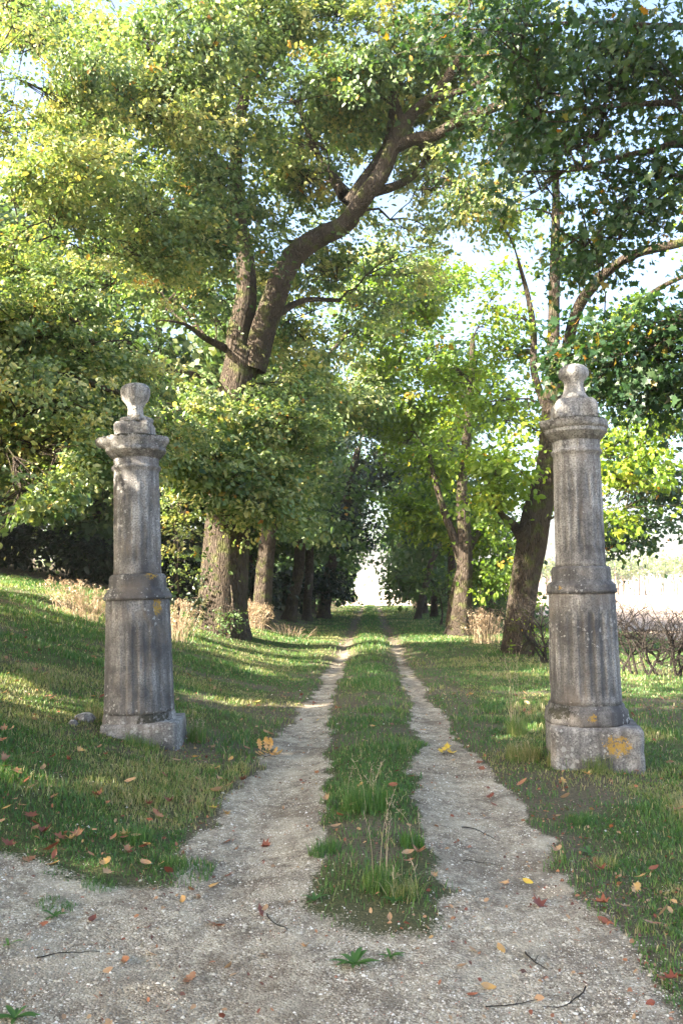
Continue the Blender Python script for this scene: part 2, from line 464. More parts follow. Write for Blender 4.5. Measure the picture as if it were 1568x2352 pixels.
def ground_mat():
    m, t = newmat("ground_soil_gravel"); n = N(t)
    tc = n("ShaderNodeTexCoord"); P = tc.outputs["Object"]
    g = n("ShaderNodeAttribute", attribute_name="gravel").outputs["Fac"]
    d = n("ShaderNodeAttribute", attribute_name="dirt").outputs["Fac"]
    fld = n("ShaderNodeAttribute", attribute_name="field").outputs["Fac"]
    nf = n("ShaderNodeTexNoise", {"Vector": P, "Scale": 9, "Detail": 9, "Roughness": .7}).outputs[0]
    nb = n("ShaderNodeTexNoise", {"Vector": P, "Scale": 1.1, "Detail": 6}).outputs[0]
    nh = n("ShaderNodeTexNoise", {"Vector": P, "Scale": 60, "Detail": 6}).outputs[0]
    # gravel
    v1 = n("ShaderNodeTexVoronoi", {"Vector": P, "Scale": 88})
    v2 = n("ShaderNodeTexVoronoi", {"Vector": P, "Scale": 150})
    s1 = n("ShaderNodeSeparateColor", {0: v1.outputs["Color"]})
    s2 = n("ShaderNodeSeparateColor", {0: v2.outputs["Color"]})
    peb = n.ramp(s1.outputs[0], [(0, (.22, .175, .125)), (.25, (.38, .325, .245)), (.6, (.55, .485, .375)), (.9, (.68, .62, .50)), (1, (.82, .77, .67))])
    peb2 = n.ramp(s2.outputs[0], [(0, (.20, .16, .115)), (.4, (.41, .35, .26)), (1, (.64, .57, .45))])
    gc = n.mix(n.ramp(s1.outputs[1], [(.42, 0), (.50, 1)]), peb, peb2)
    gc = n.mix(n.ramp(nf, [(.42, 0), (.66, .85)]), gc, (.15, .12, .095))
    dk = n("ShaderNodeTexNoise", {"Vector": P, "Scale": 3.4, "Detail": 10, "Roughness": .72, "W": 9}, noise_dimensions='4D').outputs[0]
    gc = n.mix(n.ramp(dk, [(.50, 0), (.60, .6)]), gc, (.11, .088, .07))
    gc = n.mix(n.ramp(nb, [(.47, 0), (.66, .6)]), gc, (.17, .135, .10))
    dust = n("ShaderNodeTexNoise", {"Vector": P, "Scale": 2.3, "Detail": 5, "W": 3}, noise_dimensions='4D').outputs[0]
    gc = n.mix(n.ramp(dust, [(.50, 0), (.68, .55)]), gc, (.58, .52, .405))
    # soil and thatch under the grass
    soil = n.mix(n.ramp(nh, [(.3, 0), (.7, 1)]), (.085, .067, .050), (.20, .16, .118))
    thatch = n.mix(n.ramp(nh, [(.3, 0), (.7, 1)]), (.045, .062, .024), (.12, .12, .05))
    c = n.mix(n.math('MULTIPLY', d, .95), thatch, soil)
    edge = n.ramp(n.math('ADD', g, n.math('MULTIPLY', n.math('SUBTRACT', nh, .5), .9)), [(.34, 0), (.62, 1)])
    c = n.mix(edge, c, gc)
    fc = n.mix(n.ramp(nf, [(.3, 0), (.7, 1)]), (.40, .30, .22), (.56, .44, .34))
    c = n.mix(fld, c, fc)
    h = n.math('ADD', n.math('MULTIPLY', v1.outputs["Distance"], -1.0), n.math('MULTIPLY', nh, 1.1))
    b = n("ShaderNodeBump", {"Strength": 0.7, "Distance": 0.012, "Height": h})
    p = n("ShaderNodeBsdfPrincipled", {"Base Color": c, "Roughness": 0.95, "Specular IOR Level": 0.15, "Normal": b.outputs[0]})
    n.out(p.outputs[0])
    return m
GROUND = ground_mat()

def pebble_mat():
    m, t = newmat("limestone_pebbles"); n = N(t)
    a = n("ShaderNodeAttribute", attribute_name="tint").outputs["Fac"]
    c = n.ramp(a, [(0, (.14, .10, .07)), (.25, (.30, .25, .185)), (.6, (.54, .48, .38)), (.93, (.74, .69, .59)), (.97, (.82, .80, .76)), (1, (.42, .20, .13))])
    p = n("ShaderNodeBsdfPrincipled", {"Base Color": c, "Roughness": 0.85, "Specular IOR Level": 0.25})
    n.out(p.outputs[0])
    return m
PEBBLE = pebble_mat()

# ------------------------------------------------------------------ ground: one continuous surface cut into its kinds
def axis(*segs):
    out = []
    for a, b, s in segs:
        out.append(np.arange(a, b - 1e-6, s))
    return np.concatenate(out + [[segs[-1][1]]])

def make_ground():
    xs = axis((-900, -100, 100), (-100, -30, 8), (-30, -9, 1.0), (-9, -4, 0.25), (-4, -1.9, 0.09), (-1.9, 1.9, 0.045), (1.9, 4, 0.09), (4, 12, 0.3), (12, 40, 2), (40, 120, 10), (120, 900, 120))
    ys = axis((-60, -10, 5), (-10, 2, 0.6), (2, 12, 0.06), (12, 26, 0.14), (26, 60, 0.5), (60, 120, 1.5), (120, 300, 15), (300, 2400, 150))
    X, Y = np.meshgrid(xs, ys)
    Z = terrain(X, Y)
    ny, nx = X.shape
    g, d, f = gravel_mask(X, Y), dirt_mask(X, Y), field_mask(X, Y)
    Z = Z + 0.006 * g * (vnoise(X * 23, Y * 23, 7) - 0.5)
    V = np.stack([X, Y, Z], -1).reshape(-1, 3)
    g, d, f = g.ravel(), d.ravel(), f.ravel()
    i = (np.arange(ny - 1)[:, None] * nx + np.arange(nx - 1)[None]).ravel()
    Q = np.stack([i, i + 1, i + 1 + nx, i + nx], 1)
    gm, fm = g[Q].mean(1), f[Q].mean(1)
    cls = np.where(fm > 0.5, 2, np.where(gm > 0.45, 1, 0))
    for k, name, lab in ((0, "ground", "grassy earth bank and verges either side of the avenue"), (1, "gravel_path", "pale gravel forecourt and the two wheel ruts of the avenue"), (2, "field", "pale stubble field beyond the avenue")):
        q = Q[cls == k]
        used, inv = np.unique(q.ravel(), return_inverse=True)
        o = build(name, V[used], loops=inv, totals=np.full(len(q), 4), mat=GROUND, smooth=True,
                  attrs={"gravel": g[used], "dirt": d[used], "field": f[used]})
        tag(o, lab, name.replace("_", " "), kind="structure")
make_ground()

# ------------------------------------------------------------------ light gaps and sight gaps in the crowns
# where the sun reaches the ground or a trunk in the photograph the canopy on the way has an opening
BEAMS = []
def beam(P, r, p=0.97): BEAMS.append((np.array(P, float), r, p))
for x in np.arange(-3.2, 4.0, 0.45):
    y = 25.3 + 0.25 * math.sin(x * 2)
    beam((x, y, float(terrain(x, y))), 0.62)
for x, y, r in ((-9.8, 20.2, 1.2), (-8.4, 20.2, 1.1), (-7.2, 19.6, .9), (-6.4, 21.2, .6), (-8, 25.5, .5)):
    beam((x, y, float(terrain(x, y))), r)
for px, py, r in ((700, 1625, .22), (740, 1618, .2), (640, 1732, .14), (700, 1726, .16), (60, 1790, .3), (130, 1795, .25), (200, 1800, .2), (440, 1600, .3), (520, 1610, .3),
                  (1500, 1600, .3), (1240, 1740, .10), (700, 1440, .5), (620, 1455, .4), (860, 1600, .15), (1040, 1770, .1), (100, 1600, .35), (60, 1620, .3),
                  (450, 2150, .10), (1180, 2110, .10), (20, 1560, .3), (860, 1700, .12), (1100, 1560, .2)):
    beam(ground_at(px, py), r)
for px, py, Y, r in ((605, 1420, 27.8, .8), (605, 1350, 27.8, .7), (610, 1290, 27.8, .35), (535, 830, 22, .6), (535, 760, 22, .6), (560, 680, 22, .5), (560, 620, 22, .4), (545, 880, 22, .5),
                     (1065, 1400, 30, .55), (1060, 1300, 30, .45), (1190, 1330, 22, .3), (1195, 1390, 22, .3), (1185, 1440, 22, .2), (300, 895, 8.1, .16), (275, 1000, 8.1, .14), (300, 985, 8.1, .12),
                     (1310, 880, 8, .1), (1105, 1440, 27, .6), (1108, 1445, 25, .6), (390, 1300, 19, .8), (390, 1220, 19, .9), (400, 1370, 19, .6), (180, 1300, 17, 1.2), (210, 1330, 17, .8), (60, 1130, 13.4, .9), (110, 1140, 13.4, .8), (30, 1150, 13.4, .7), (150, 1110, 13.6, .6),
                     (800, 440, 21.5, .4)):
    beam(at(px, py, Y), r)
BP = np.array([b[0] for b in BEAMS]); BR = np.array([b[1] for b in BEAMS]); BQ = np.array([b[2] for b in BEAMS])

# openings one looks through (photo px, radius, how clear)
HOLES = [(842, 1338, 36, 50, .98, 0), (1050, 745, 55, 52, .82, 0), (1035, 600, 42, 36, .65, 0), (1110, 650, 45, 50, .35, 0), (930, 500, 50, 34, .6, 0), (1480, 1190, 110, 75, .82, 0), (1490, 640, 90, 40, .72, 0),
         (1420, 1320, 200, 60, .97, 0), (1500, 470, 60, 35, .5, 0), (1170, 560, 50, 40, .5, 0), (340, 110, 36, 30, .7, 0), (60, 130, 30, 30, .5, 0), (960, 20, 50, 30, .4, 0), (1130, 700, 50, 70, .6, 0),
         (1000, 200, 50, 60, .5, 0), (1120, 180, 60, 40, .4, 0), (1560, 1040, 40, 40, .6, 0), (1050, 1160, 14, 22, .5, 0), (40, 480, 30, 40, .5, 0), (250, 500, 36, 14, .5, 0), (700, 720, 25, 20, .6, 0),
         (990, 930, 30, 50, .5, 0), (210, 1100, 16, 25, .8, 0), (760, 480, 30, 22, .4, 0), (1440, 1230, 30, 30, .1, 0),
         (805, 1120, 85, 150, .88, 43),
         # the dark hollow under the trees at the left and the avenue's tunnel
         (130, 1245, 135, 62, .98, 26), (205, 1160, 60, 60, .92, 26), (842, 1325, 48, 70, .85, 75), (600, 1330, 60, 105, .93, 26), (700, 1360, 45, 80, .9, 34)]
SEE = []          # (px polyline, half width px, depth): limbs that stay visible
def see(pts, w, depth, p=0.85):
    SEE.append((np.array(pts, float), w, depth, p))
see([(500, 1240), (510, 1440)], 75, 21.2, 1.0)
see([(535, 890), (540, 800), (560, 700), (565, 600)], 42, 22.5, .93)
see([(600, 790), (650, 660), (700, 580), (800, 500), (870, 420), (910, 330), (990, 230), (1040, 180)], 34, 23, .9)
see([(940, 310), (1050, 270), (1150, 240)], 24, 23, .85)
see([(605, 1230), (600, 1440)], 34, 27.5, .97)
see([(1215, 1290), (1190, 1480)], 55, 21.5, 1.0)
see([(1260, 1060), (1225, 1240)], 38, 21.5, .85)
see([(1275, 480), (1270, 800)], 14, 22, .5)
see([(1320, 710), (1390, 625), (1460, 580), (1568, 555)], 26, 21, .97)
see([(1225, 760), (1210, 650)], 16, 22, .8)
see([(1055, 1440), (1065, 1260), (1062, 1100)], 40, 29.6, .97)
see([(1045, 1250), (1000, 1110)], 26, 29.6, .93)
see([(970, 1400), (1010, 1250)], 16, 44, .8)
# nothing grows between the camera and the two gate pillars
see([(300, 860), (318, 1700)], 105, 9.5, 1.0)
see([(1310, 830), (1345, 1740)], 110, 9.5, 1.0)

def seg_dist(px, py, pts):
    best = np.full(len(px), 1e9)
    for a, b in zip(pts[:-1], pts[1:]):
        ab = b - a
        t = np.clip(((px - a[0]) * ab[0] + (py - a[1]) * ab[1]) / (ab @ ab), 0, 1)
        best = np.minimum(best, np.hypot(px - a[0] - t * ab[0], py - a[1] - t * ab[1]))
    return best

def cull(C, rng, use_holes=True, pad=0.12, use_see=True, beams=True):
    """True where a spray of leaves stays"""
    keep = np.ones(len(C), bool)
    if use_holes:      # crowns are not solid: openings between the sprays
        g = vnoise(C[:, 0] * .95 + C[:, 1] * .30, C[:, 2] * 1.05 + C[:, 1] * .22, 401)
        keep &= ~((g > .685) & (C[:, 2] > 4.5) & (rng.random(len(C)) < .82))
    for P, r, q in (zip(BP, BR, BQ) if beams else ()):
        v = C - P
        s = v @ SUN
        dist = np.linalg.norm(v - s[:, None] * SUN, axis=1)
        keep &= ~((s > 0.3) & (dist < r + pad) & (rng.random(len(C)) < q))
    px, py, dz = project(C)
    inview = dz > 1
    if use_holes:
        for hx, hy, rx, ry, p, dmax in HOLES:
            k = ((px - hx) / rx) ** 2 + ((py - hy) / ry) ** 2
            m = (rng.random(len(C)) < p * np.clip(2.2 - 1.6 * k, 0, 1)) & inview & (k < 1.35)
            if dmax: m &= dz < dmax
            keep &= ~m
    if not use_see:
        return keep
    for pts, w, depth, p in SEE:
        m = inview & (dz < depth) & (px > pts[:, 0].min() - 200) & (px < pts[:, 0].max() + 200)
        idx = np.where(m)[0]
        if len(idx):
            dd = seg_dist(px[idx], py[idx], pts)
            hit = (dd < w) & (rng.random(len(idx)) < p)
            keep[idx[hit]] = False
    return keep

# ------------------------------------------------------------------ trees
def tree(name, label, cat, stems, lobes, leafmat, barkmat=BARK, seed=1, leaf=0.12, per=34, subs_per_m3=2.2, spread=0.30,
         tmpl=LEAF, tint=(0.0, 0.75), group=None, ridge=0.10, sides=14, holes=True, blob_r=1.3, max_leaves=120000, flare=0.5, seeon=True, beams=True, frame_out=False):
    """stems: polylines of (x,y,z,r); lobes: (centre, radius, density) volumes the foliage fills"""
    rng = np.random.default_rng(seed)
    base = np.array(stems[0][0][:3]); random.seed(seed)
    gz = float(terrain(base[0], base[1]))
    root = empty(name, (base[0], base[1], gz))
    tag(root, label, cat, group)
    O = np.array([base[0], base[1], gz])
    wood = Acc()
    pts_all = []
    for si, st in enumerate(stems):
        S = spline(np.array(st, float), 0.16 if sides > 16 else 0.35)
        n = len(S)
        q = np.arange(n) * (0.16 if sides > 16 else 0.35)
        S[:, 0] += .22 * np.minimum(S[:, 3], .3) * (vnoise(q * .8, q * 0 + 3, seed + si) - .5) * 2; S[:, 1] += .22 * np.minimum(S[:, 3], .3) * (vnoise(q * .8, q * 0 + 8, seed + si) - .5) * 2
        r = S[:, 3].copy()
        if si == 0:
            hh = S[:, 2] - gz
            r *= 1 + flare * np.exp(-np.clip(hh, -.1, 9) / (0.9 * S[0, 3] + 0.05))
        wood.tube(S[:, :3] - O, r, sides if si == 0 or S[0, 3] > .2 else max(6, sides // 2), ridge, seed + si)
        pts_all.append(S[max(0, int(n * 0.25)) if si == 0 else 0:])
    SP = np.vstack(pts_all)
    # branch targets
    br = wood; centers, outw, ctint = [], [], []
    for (c, rad, dens) in lobes:
        c = np.array(c, float); rad = np.broadcast_to(np.array(rad, float), (3,))
        vol = 4.19 * rad.prod()
        nb = max(2, int(round(vol / (4.19 * blob_r ** 3) * 0.95)))
        u = unit(rng.normal(size=(nb, 3))) * (rng.random((nb, 1)) ** 0.5) * np.exp(rng.normal(0, .16, (nb, 1)))
        B = c + u * rad * 0.86
        for b in B:
            dv = SP[:, :3] - b
            cost = np.linalg.norm(dv, axis=1) + np.maximum(0, SP[:, 2] - b[2] + 0.3) * 1.2 + np.maximum(0, 2.2 - (SP[:, 2] - gz)) * 2
            j = int(np.argmin(cost)); s0 = SP[j, :3]
            L = np.linalg.norm(b - s0)
            q = 5 if L < 2 else 7
            tt = np.linspace(0, 1, q)[:, None]
            sag = np.array([0, 0, 1.0]) * (0.10 * L)
            path = s0 * (1 - tt) + b * tt + sag * np.sin(tt * math.pi) + rng.normal(size=(q, 3)) * 0.045 * L * np.sin(tt * math.pi)
            r0 = min(SP[j, 3] * 0.6, 0.018 + 0.011 * L)
            br.tube(path - O, np.linspace(r0, 0.012, q), 5, cap=False)
            # this branch becomes part of the skeleton the next ones spring from
            if L > 1.5:
                add = np.hstack([path[2:], np.linspace(r0 * .7, 0.02, q)[2:, None]])
                SP = np.vstack([SP, add])
            ns = max(3, int(round(4.19 * blob_r ** 3 * subs_per_m3 * dens)))
            w = unit(rng.normal(size=(ns, 3))) * (rng.random((ns, 1)) ** 0.5) * np.exp(rng.normal(0, .25, (ns, 1))) * blob_r * np.array([1, 1, .62])
            C = b + w
            k = cull(C, rng, holes, use_see=seeon, beams=beams) & (C[:, 2] > terrain(C[:, 0], C[:, 1]) + 0.15)
            C, w = C[k], w[k]
            for i in range(0, len(C), 2):
                a0 = path[rng.integers(q // 2, q)]
                mid = (a0 + C[i]) / 2 + rng.normal(size=3) * 0.10
                br.tube(np.array([a0, mid, C[i]]) - O, np.array([.014, .009, .004]) * (1 + leaf * 3), 3, cap=False)
            centers.append(C); outw.append(unit(C - c + 0.001)); ctint.append(np.full(len(C), rng.normal() * 0.09))
    wood.build("trunk", barkmat, root)
    C = np.vstack(centers); print('LEAVES', name, len(C), per, max_leaves); W = np.vstack(outw); CT = np.concatenate(ctint)
    tot = len(C) * per
    if tot > max_leaves: per = max(4, int(max_leaves / len(C)))
    n = len(C)
    ci = np.repeat(np.arange(n), per)
    P = C[ci] + rng.normal(size=(n * per, 3)) * spread * np.repeat(np.exp(rng.normal(0, .45, (n, 1))), per, 0) * np.array([1, 1, .42])
    t = rng.uniform(tint[0], tint[1], n)[ci] * 0.65 + rng.uniform(tint[0], tint[1], n * per) * 0.35 + CT[ci]
    t = np.clip(t, 0, 0.86)
    turn = rng.random(n) < 0.012
    t = np.where(turn[ci] & (rng.random(n * per) < .8), rng.uniform(.86, 1.0, n * per), t)
    t = np.where(rng.random(n * per) < 0.012, rng.uniform(.88, 1, n * per), t)
    # no leaf inside a gap of light either
    k = cull(P, rng, False, pad=0.0, use_see=False, beams=beams) & (P[:, 2] > terrain(P[:, 0], P[:, 1]) + 0.03)
    qx, qy, qz = project(P)
    k &= ~((((qx - 842) / 32) ** 2 + ((qy - 1345) / 42) ** 2 < 1) & (qz > 1))
    P, t, ci = P[k], t[k], ci[k]
    if frame_out:
        ax, ay, adz = project(P)
        k = ~((adz > 0) & (ax > -120) & (ax < PW + 120) & (ay > -160) & (ay < PH)); P, t, ci = P[k], t[k], ci[k]
    leaf_mesh("crown", P - O, leaf, t, leafmat, root, rng, tmpl, outward=W[ci])
    return root

def L(px, py, Y, rpx, dens=1.0, flat=0.8, deep=1.0):
    """a foliage lobe traced in the photograph and given its distance"""
    c = at(px, py, Y)
    r = rpx / F * Y
    return (c, (r, r * deep, r * flat), dens)

def S(*pts):
    """stem: (px, py, Y, diameter px)"""
    out = []
    for px, py, Y, w in pts:
        p = at(px, py, Y)
        out.append((p[0], p[1], p[2], w / F * Y / 2))
    return out

def rooted(st):
    x, y, z, r = st[0]
    st[0] = (x, y, float(terrain(x, y)) + 0.05, r)
    st.insert(0, (x, y, float(terrain(x, y)) - 0.7, r))
    return st

# 1. the big oak behind the left pillar, forked at half height
tree("oak_tree", "massive old oak with a forked trunk and arching limb, behind the left pillar", "tree",
     [rooted(S((508, 1462, 22, 108), (514, 1380, 22, 104), (520, 1280, 22, 104), (528, 1150, 22, 96), (535, 1000, 22, 88), (545, 880, 22, 82), (560, 800, 22, 78))),
      S((548, 840, 22, 66), (545, 760, 22, 58), (562, 680, 22, 50), (562, 590, 22, 42), (545, 480, 22, 34), (540, 370, 22, 30), (560, 230, 22.5, 24), (600, 80, 23, 16)),
      S((580, 850, 22, 60), (602, 780, 22, 60), (626, 710, 22, 58), (648, 640, 22, 54), (680, 585, 22, 51), (735, 545, 22, 47), (795, 515, 22, 44), (838, 455, 21.5, 42), (880, 395, 21.5, 40), (905, 330, 21.5, 36), (940, 270, 21.5, 31), (1000, 215, 21, 27), (1045, 150, 20.5, 21), (1100, 80, 20, 14)),
      S((900, 345, 21.5, 30), (945, 322, 21.5, 28), (1000, 310, 21, 27), (1070, 270, 20.5, 25), (1150, 240, 20, 20), (1240, 215, 19.5, 12), (1330, 230, 19, 7)),
      S((800, 470, 22, 34), (830, 420, 22, 26), (890, 330, 22.5, 22), (905, 240, 22.5, 18), (930, 150, 22.5, 12)),
      S((985, 225, 21, 20), (1040, 215, 20.5, 16), (1100, 190, 20, 12), (1170, 130, 19, 8)), S((1070, 270, 20.5, 18), (1120, 300, 20.5, 12), (1180, 320, 20, 8)), S((925, 290, 21.5, 18), (900, 200, 21.5, 13), (890, 90, 21.5, 8)), S((950, 318, 21.5, 14), (1000, 370, 22, 10), (1040, 400, 22, 7)),
      S((860, 440, 22, 24), (905, 428, 22, 20), (950, 405, 22, 16), (985, 360, 22, 12)),
      S((790, 450, 22.5, 30), (760, 400, 23, 22), (720, 340, 23, 16), (690, 250, 23, 12)),
      S((550, 500, 22, 26), (500, 540, 21, 18), (440, 560, 20, 13), (360, 590, 19, 9)),
      S((545, 410, 22, 24), (500, 370, 21, 18), (450, 300, 20, 13), (400, 200, 20, 9)),
      S((520, 800, 22, 20), (470, 775, 21, 14), (425, 745, 20, 8), (370, 735, 19.5, 3)),
      S((520, 890, 22, 18), (450, 860, 21, 12), (380, 850, 20, 7), (320, 855, 19.5, 3)),
      S((640, 720, 22, 18), (700, 690, 23, 13), (780, 690, 24, 9))],
     [L(430, 120, 21, 200), L(620, 40, 21, 190), L(740, 200, 22, 150), L(620, 280, 21, 150), L(440, 420, 20.5, 150), L(330, 280, 20, 130), L(560, 480, 23.5, 130), L(850, 90, 21, 130),
      L(800, 300, 23.5, 90), L(660, 420, 24, 90), L(960, 460, 23, 80, .8), L(1010, 130, 22, 90, .9), L(890, 270, 24, 90, .8), L(1090, 210, 22.5, 90, .7), L(1000, 260, 23.5, 80, .7), L(930, 600, 24, 100, .5), L(1110, 300, 21, 100, .55), L(1190, 180, 20, 120, .8), L(1030, 60, 20.5, 130, .9), L(1060, 420, 21, 90, .6),
      L(700, 800, 24, 80, .8), L(330, 200, 19.5, 140, 1.2), L(430, 60, 19, 150, 1.2), L(430, 720, 21, 120), L(450, 900, 20.5, 110), L(640, 1000, 20.5, 75, .6), L(560, 1110, 20, 60, .5), L(690, 1080, 22, 85, .9), L(450, 1000, 20.5, 80, .9), L(640, 900, 23, 75), L(560, 1170, 20.5, 50, .9),
      L(600, 960, 20.5, 60, .6), L(300, 60, 22, 160), L(180, 330, 22, 170, .9), L(80, 60, 22, 160, .9), L(900, 200, 23, 110, .7), L(830, 180, 21, 80, .9), L(1000, 350, 24, 90, .5), L(960, 540, 24, 80, .45), L(350, 640, 21, 130), L(520, 700, 23.5, 100, .8), L(330, 960, 21, 80), L(760, 470, 25, 60, .4), L(700, 340, 24, 110, .8), L(860, 680, 26, 90, .8), L(600, 560, 25, 110, .7), L(520, 1050, 20.2, 60, .6), L(440, 1080, 19.6, 70, 1.0), L(620, 1130, 20.8, 50, .8), L(650, 1150, 22, 60), L(440, 600, 20, 110), L(400, 500, 21, 150), L(220, 250, 21, 150), L(700, 60, 22, 130), L(520, 120, 23, 170), L(300, 500, 19.5, 120), L(500, 260, 20, 120), L(640, 640, 25, 80, .6), L(760, 620, 25, 70, .6)],
     OAKLEAF, seed=3, leaf=0.125, per=42, subs_per_m3=5.6, sides=48, ridge=.10, tint=(0, .95), max_leaves=700000, flare=.22, spread=.20)

# 2. the tree whose boughs fill the left edge
tree("broadleaf_tree", "yellow-green tree whose low sunlit boughs fill the left edge", "tree",
     [rooted([(-9.6, 16.5, 0, .36), (-9.5, 16.4, 4, .32), (-9.0, 16.2, 8, .28), (-8.6, 16, 13, .14)]),
      [(-9.5, 16.4, 4, .2), (-7.6, 15.6, 5.2, .13), (-6.0, 15.0, 5.6, .08), (-4.6, 14.8, 5.2, .05)],
      [(-9.4, 16.4, 5, .2), (-8.0, 16.0, 7.0, .13), (-7.4, 16.6, 9, .03)],
      S((215, 790, 15, 12), (180, 740, 15, 13), (130, 715, 15, 12), (60, 700, 15, 11), (-60, 720, 15.5, 14))],
     [L(60, 180, 16, 200), L(40, 20, 16, 140), L(330, 260, 18, 130), L(150, 560, 17, 150), L(30, 300, 17, 120), L(330, 600, 18, 120, .9), L(130, 800, 16, 130), L(20, 760, 14.5, 90), L(30, 1000, 14, 80), L(220, 130, 17, 160), L(110, 430, 15.5, 170), L(270, 420, 17.5, 120, .9), L(60, 680, 15, 150), L(220, 650, 16.5, 130), L(80, 900, 14.5, 130), L(200, 930, 15.5, 100), L(330, 830, 17.5, 100),
      L(60, 1060, 14, 80), L(150, 1080, 14, 60), L(60, 1135, 13.5, 42, 1.3), L(260, 1030, 16.5, 60, .9), L(-70, 900, 14.5, 90, .8), L(380, 1000, 18.5, 80, .9)],
     OAKLEAF, seed=5, leaf=0.088, per=46, subs_per_m3=12, spread=.165, tint=(.15, 1.0), max_leaves=420000, blob_r=1.1)

# 3. off the frame at the left behind the camera: the tree whose shade lies over the forecourt and the pillars
tree("broadleaf_tree", "large spreading tree beside the gravel forecourt, outside the left edge of view", "tree",
     [rooted([(-8.5, 0.5, 0, .45), (-8.4, .6, 4, .38), (-7.6, 1.2, 8, .28), (-5.5, 3, 12, .16)]),
      [(-8.4, .6, 5, .2), (-8.8, 4, 6, .12), (-8.6, 8, 6.5, .07)], [(-8.4, .6, 5, .2), (-9.5, -3, 7.5, .12), (-10, -6, 8, .08)]],
     [((-8.6, 7.5, 5.6), (2.6, 3.2, 2.1), 1), ((-10, -1, 7.5), (4, 4.6, 2.6), 1), ((-3.4, 5.5, 13.5), (3.8, 3.8, 2.2), 1), ((-12, 3, 6.5), (3, 3, 2.2), 1), ((-6, -3.5, 10.5), (3.6, 4, 2.4), 1),
      ((-7.0, 4.5, 8.5), (2.6, 3, 1.8), .9), ((-9.5, -6, 7), (4, 4, 2.6), 1), ((-9.5, 3, 5.6), (3.2, 3.5, 1.9), 1), ((-5.5, 6.8, 13), (4, 3.6, 1.8), 1), ((-4.6, 4.0, 6.9), (2.2, 2.4, 1.0), 1), ((-12.5, -1, 8.5), (3, 4, 2), 1), ((-4.5, 1.5, 12.5), (3.6, 3.6, 2), 1), ((-6.5, -9, 8), (4, 3.6, 2.6), 1), ((-13.5, 4, 9.0), (2.6, 3, 1.6), .8), ((1.0, 6.5, 12.5), (3.2, 3.2, 1.6), .9), ((-12.5, 8.5, 7.0), (2.4, 2.6, 2), .9)],
     OAKLEAF, seed=7, leaf=0.27, per=22, subs_per_m3=2.2, spread=.42, tmpl=FAR, max_leaves=170000, blob_r=1.5, holes=False, frame_out=True)

tree("broadleaf_tree", "unseen round-crowned tree added to shade the track and bank, outside the left edge of view", "tree",  # unseen, added so its crown shades the mid track and left bank
     [rooted([(-12, 9.5, 0, .3), (-11.8, 9.6, 4, .25), (-11.3, 10, 7, .15)]), [(-11.8, 9.6, 4, .14), (-10, 11, 6.4, .08)]],
     [((-10, 8.8, 7.2), (3, 3.2, 1.7), 1), ((-9.4, 12.4, 7.6), (2.6, 2.2, 1.4), 1), ((-12.8, 11.2, 8.4), (3, 3, 1.7), 1), ((-11, 14.6, 7.4), (2.4, 2.0, 1.4), 1), ((-14.5, 7.6, 6.6), (3, 3, 2), 1), ((-16, 12.5, 7.2), (3, 3, 2), 1), ((-12.5, 5.5, 5.8), (2.4, 2.4, 1.6), 1)],
     OAKLEAF, seed=8, leaf=0.25, per=22, subs_per_m3=2.2, spread=.40, tmpl=FAR, max_leaves=90000, blob_r=1.4, holes=False, frame_out=True)

# 4. dark maple hanging in from the right, close to the camera
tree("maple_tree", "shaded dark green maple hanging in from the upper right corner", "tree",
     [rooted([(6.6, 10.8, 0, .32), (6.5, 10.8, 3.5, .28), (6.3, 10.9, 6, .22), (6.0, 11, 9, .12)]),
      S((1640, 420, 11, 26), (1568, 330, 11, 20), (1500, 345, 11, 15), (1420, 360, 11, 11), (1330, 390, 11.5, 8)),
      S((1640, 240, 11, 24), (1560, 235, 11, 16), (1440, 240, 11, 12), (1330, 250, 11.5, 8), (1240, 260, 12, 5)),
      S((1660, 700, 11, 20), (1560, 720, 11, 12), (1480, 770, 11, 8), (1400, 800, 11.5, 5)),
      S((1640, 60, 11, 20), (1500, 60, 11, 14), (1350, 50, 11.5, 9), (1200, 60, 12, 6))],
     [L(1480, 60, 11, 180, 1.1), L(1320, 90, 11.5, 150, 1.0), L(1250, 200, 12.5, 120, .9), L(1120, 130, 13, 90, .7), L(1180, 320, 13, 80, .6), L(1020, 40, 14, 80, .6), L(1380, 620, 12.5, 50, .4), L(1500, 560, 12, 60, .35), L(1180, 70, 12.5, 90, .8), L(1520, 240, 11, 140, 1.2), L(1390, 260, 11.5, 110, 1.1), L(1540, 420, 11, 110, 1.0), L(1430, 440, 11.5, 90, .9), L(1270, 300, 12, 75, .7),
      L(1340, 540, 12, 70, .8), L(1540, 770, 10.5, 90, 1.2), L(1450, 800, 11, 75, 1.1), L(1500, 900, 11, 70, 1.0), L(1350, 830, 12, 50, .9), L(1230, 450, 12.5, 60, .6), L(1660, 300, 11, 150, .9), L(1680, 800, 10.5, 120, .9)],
     DARKLEAF, BARKD, seed=9, leaf=0.092, per=26, subs_per_m3=6.6, spread=.20, tmpl=MAPLE, max_leaves=150000, blob_r=1.0, tint=(0, .85), sides=12)

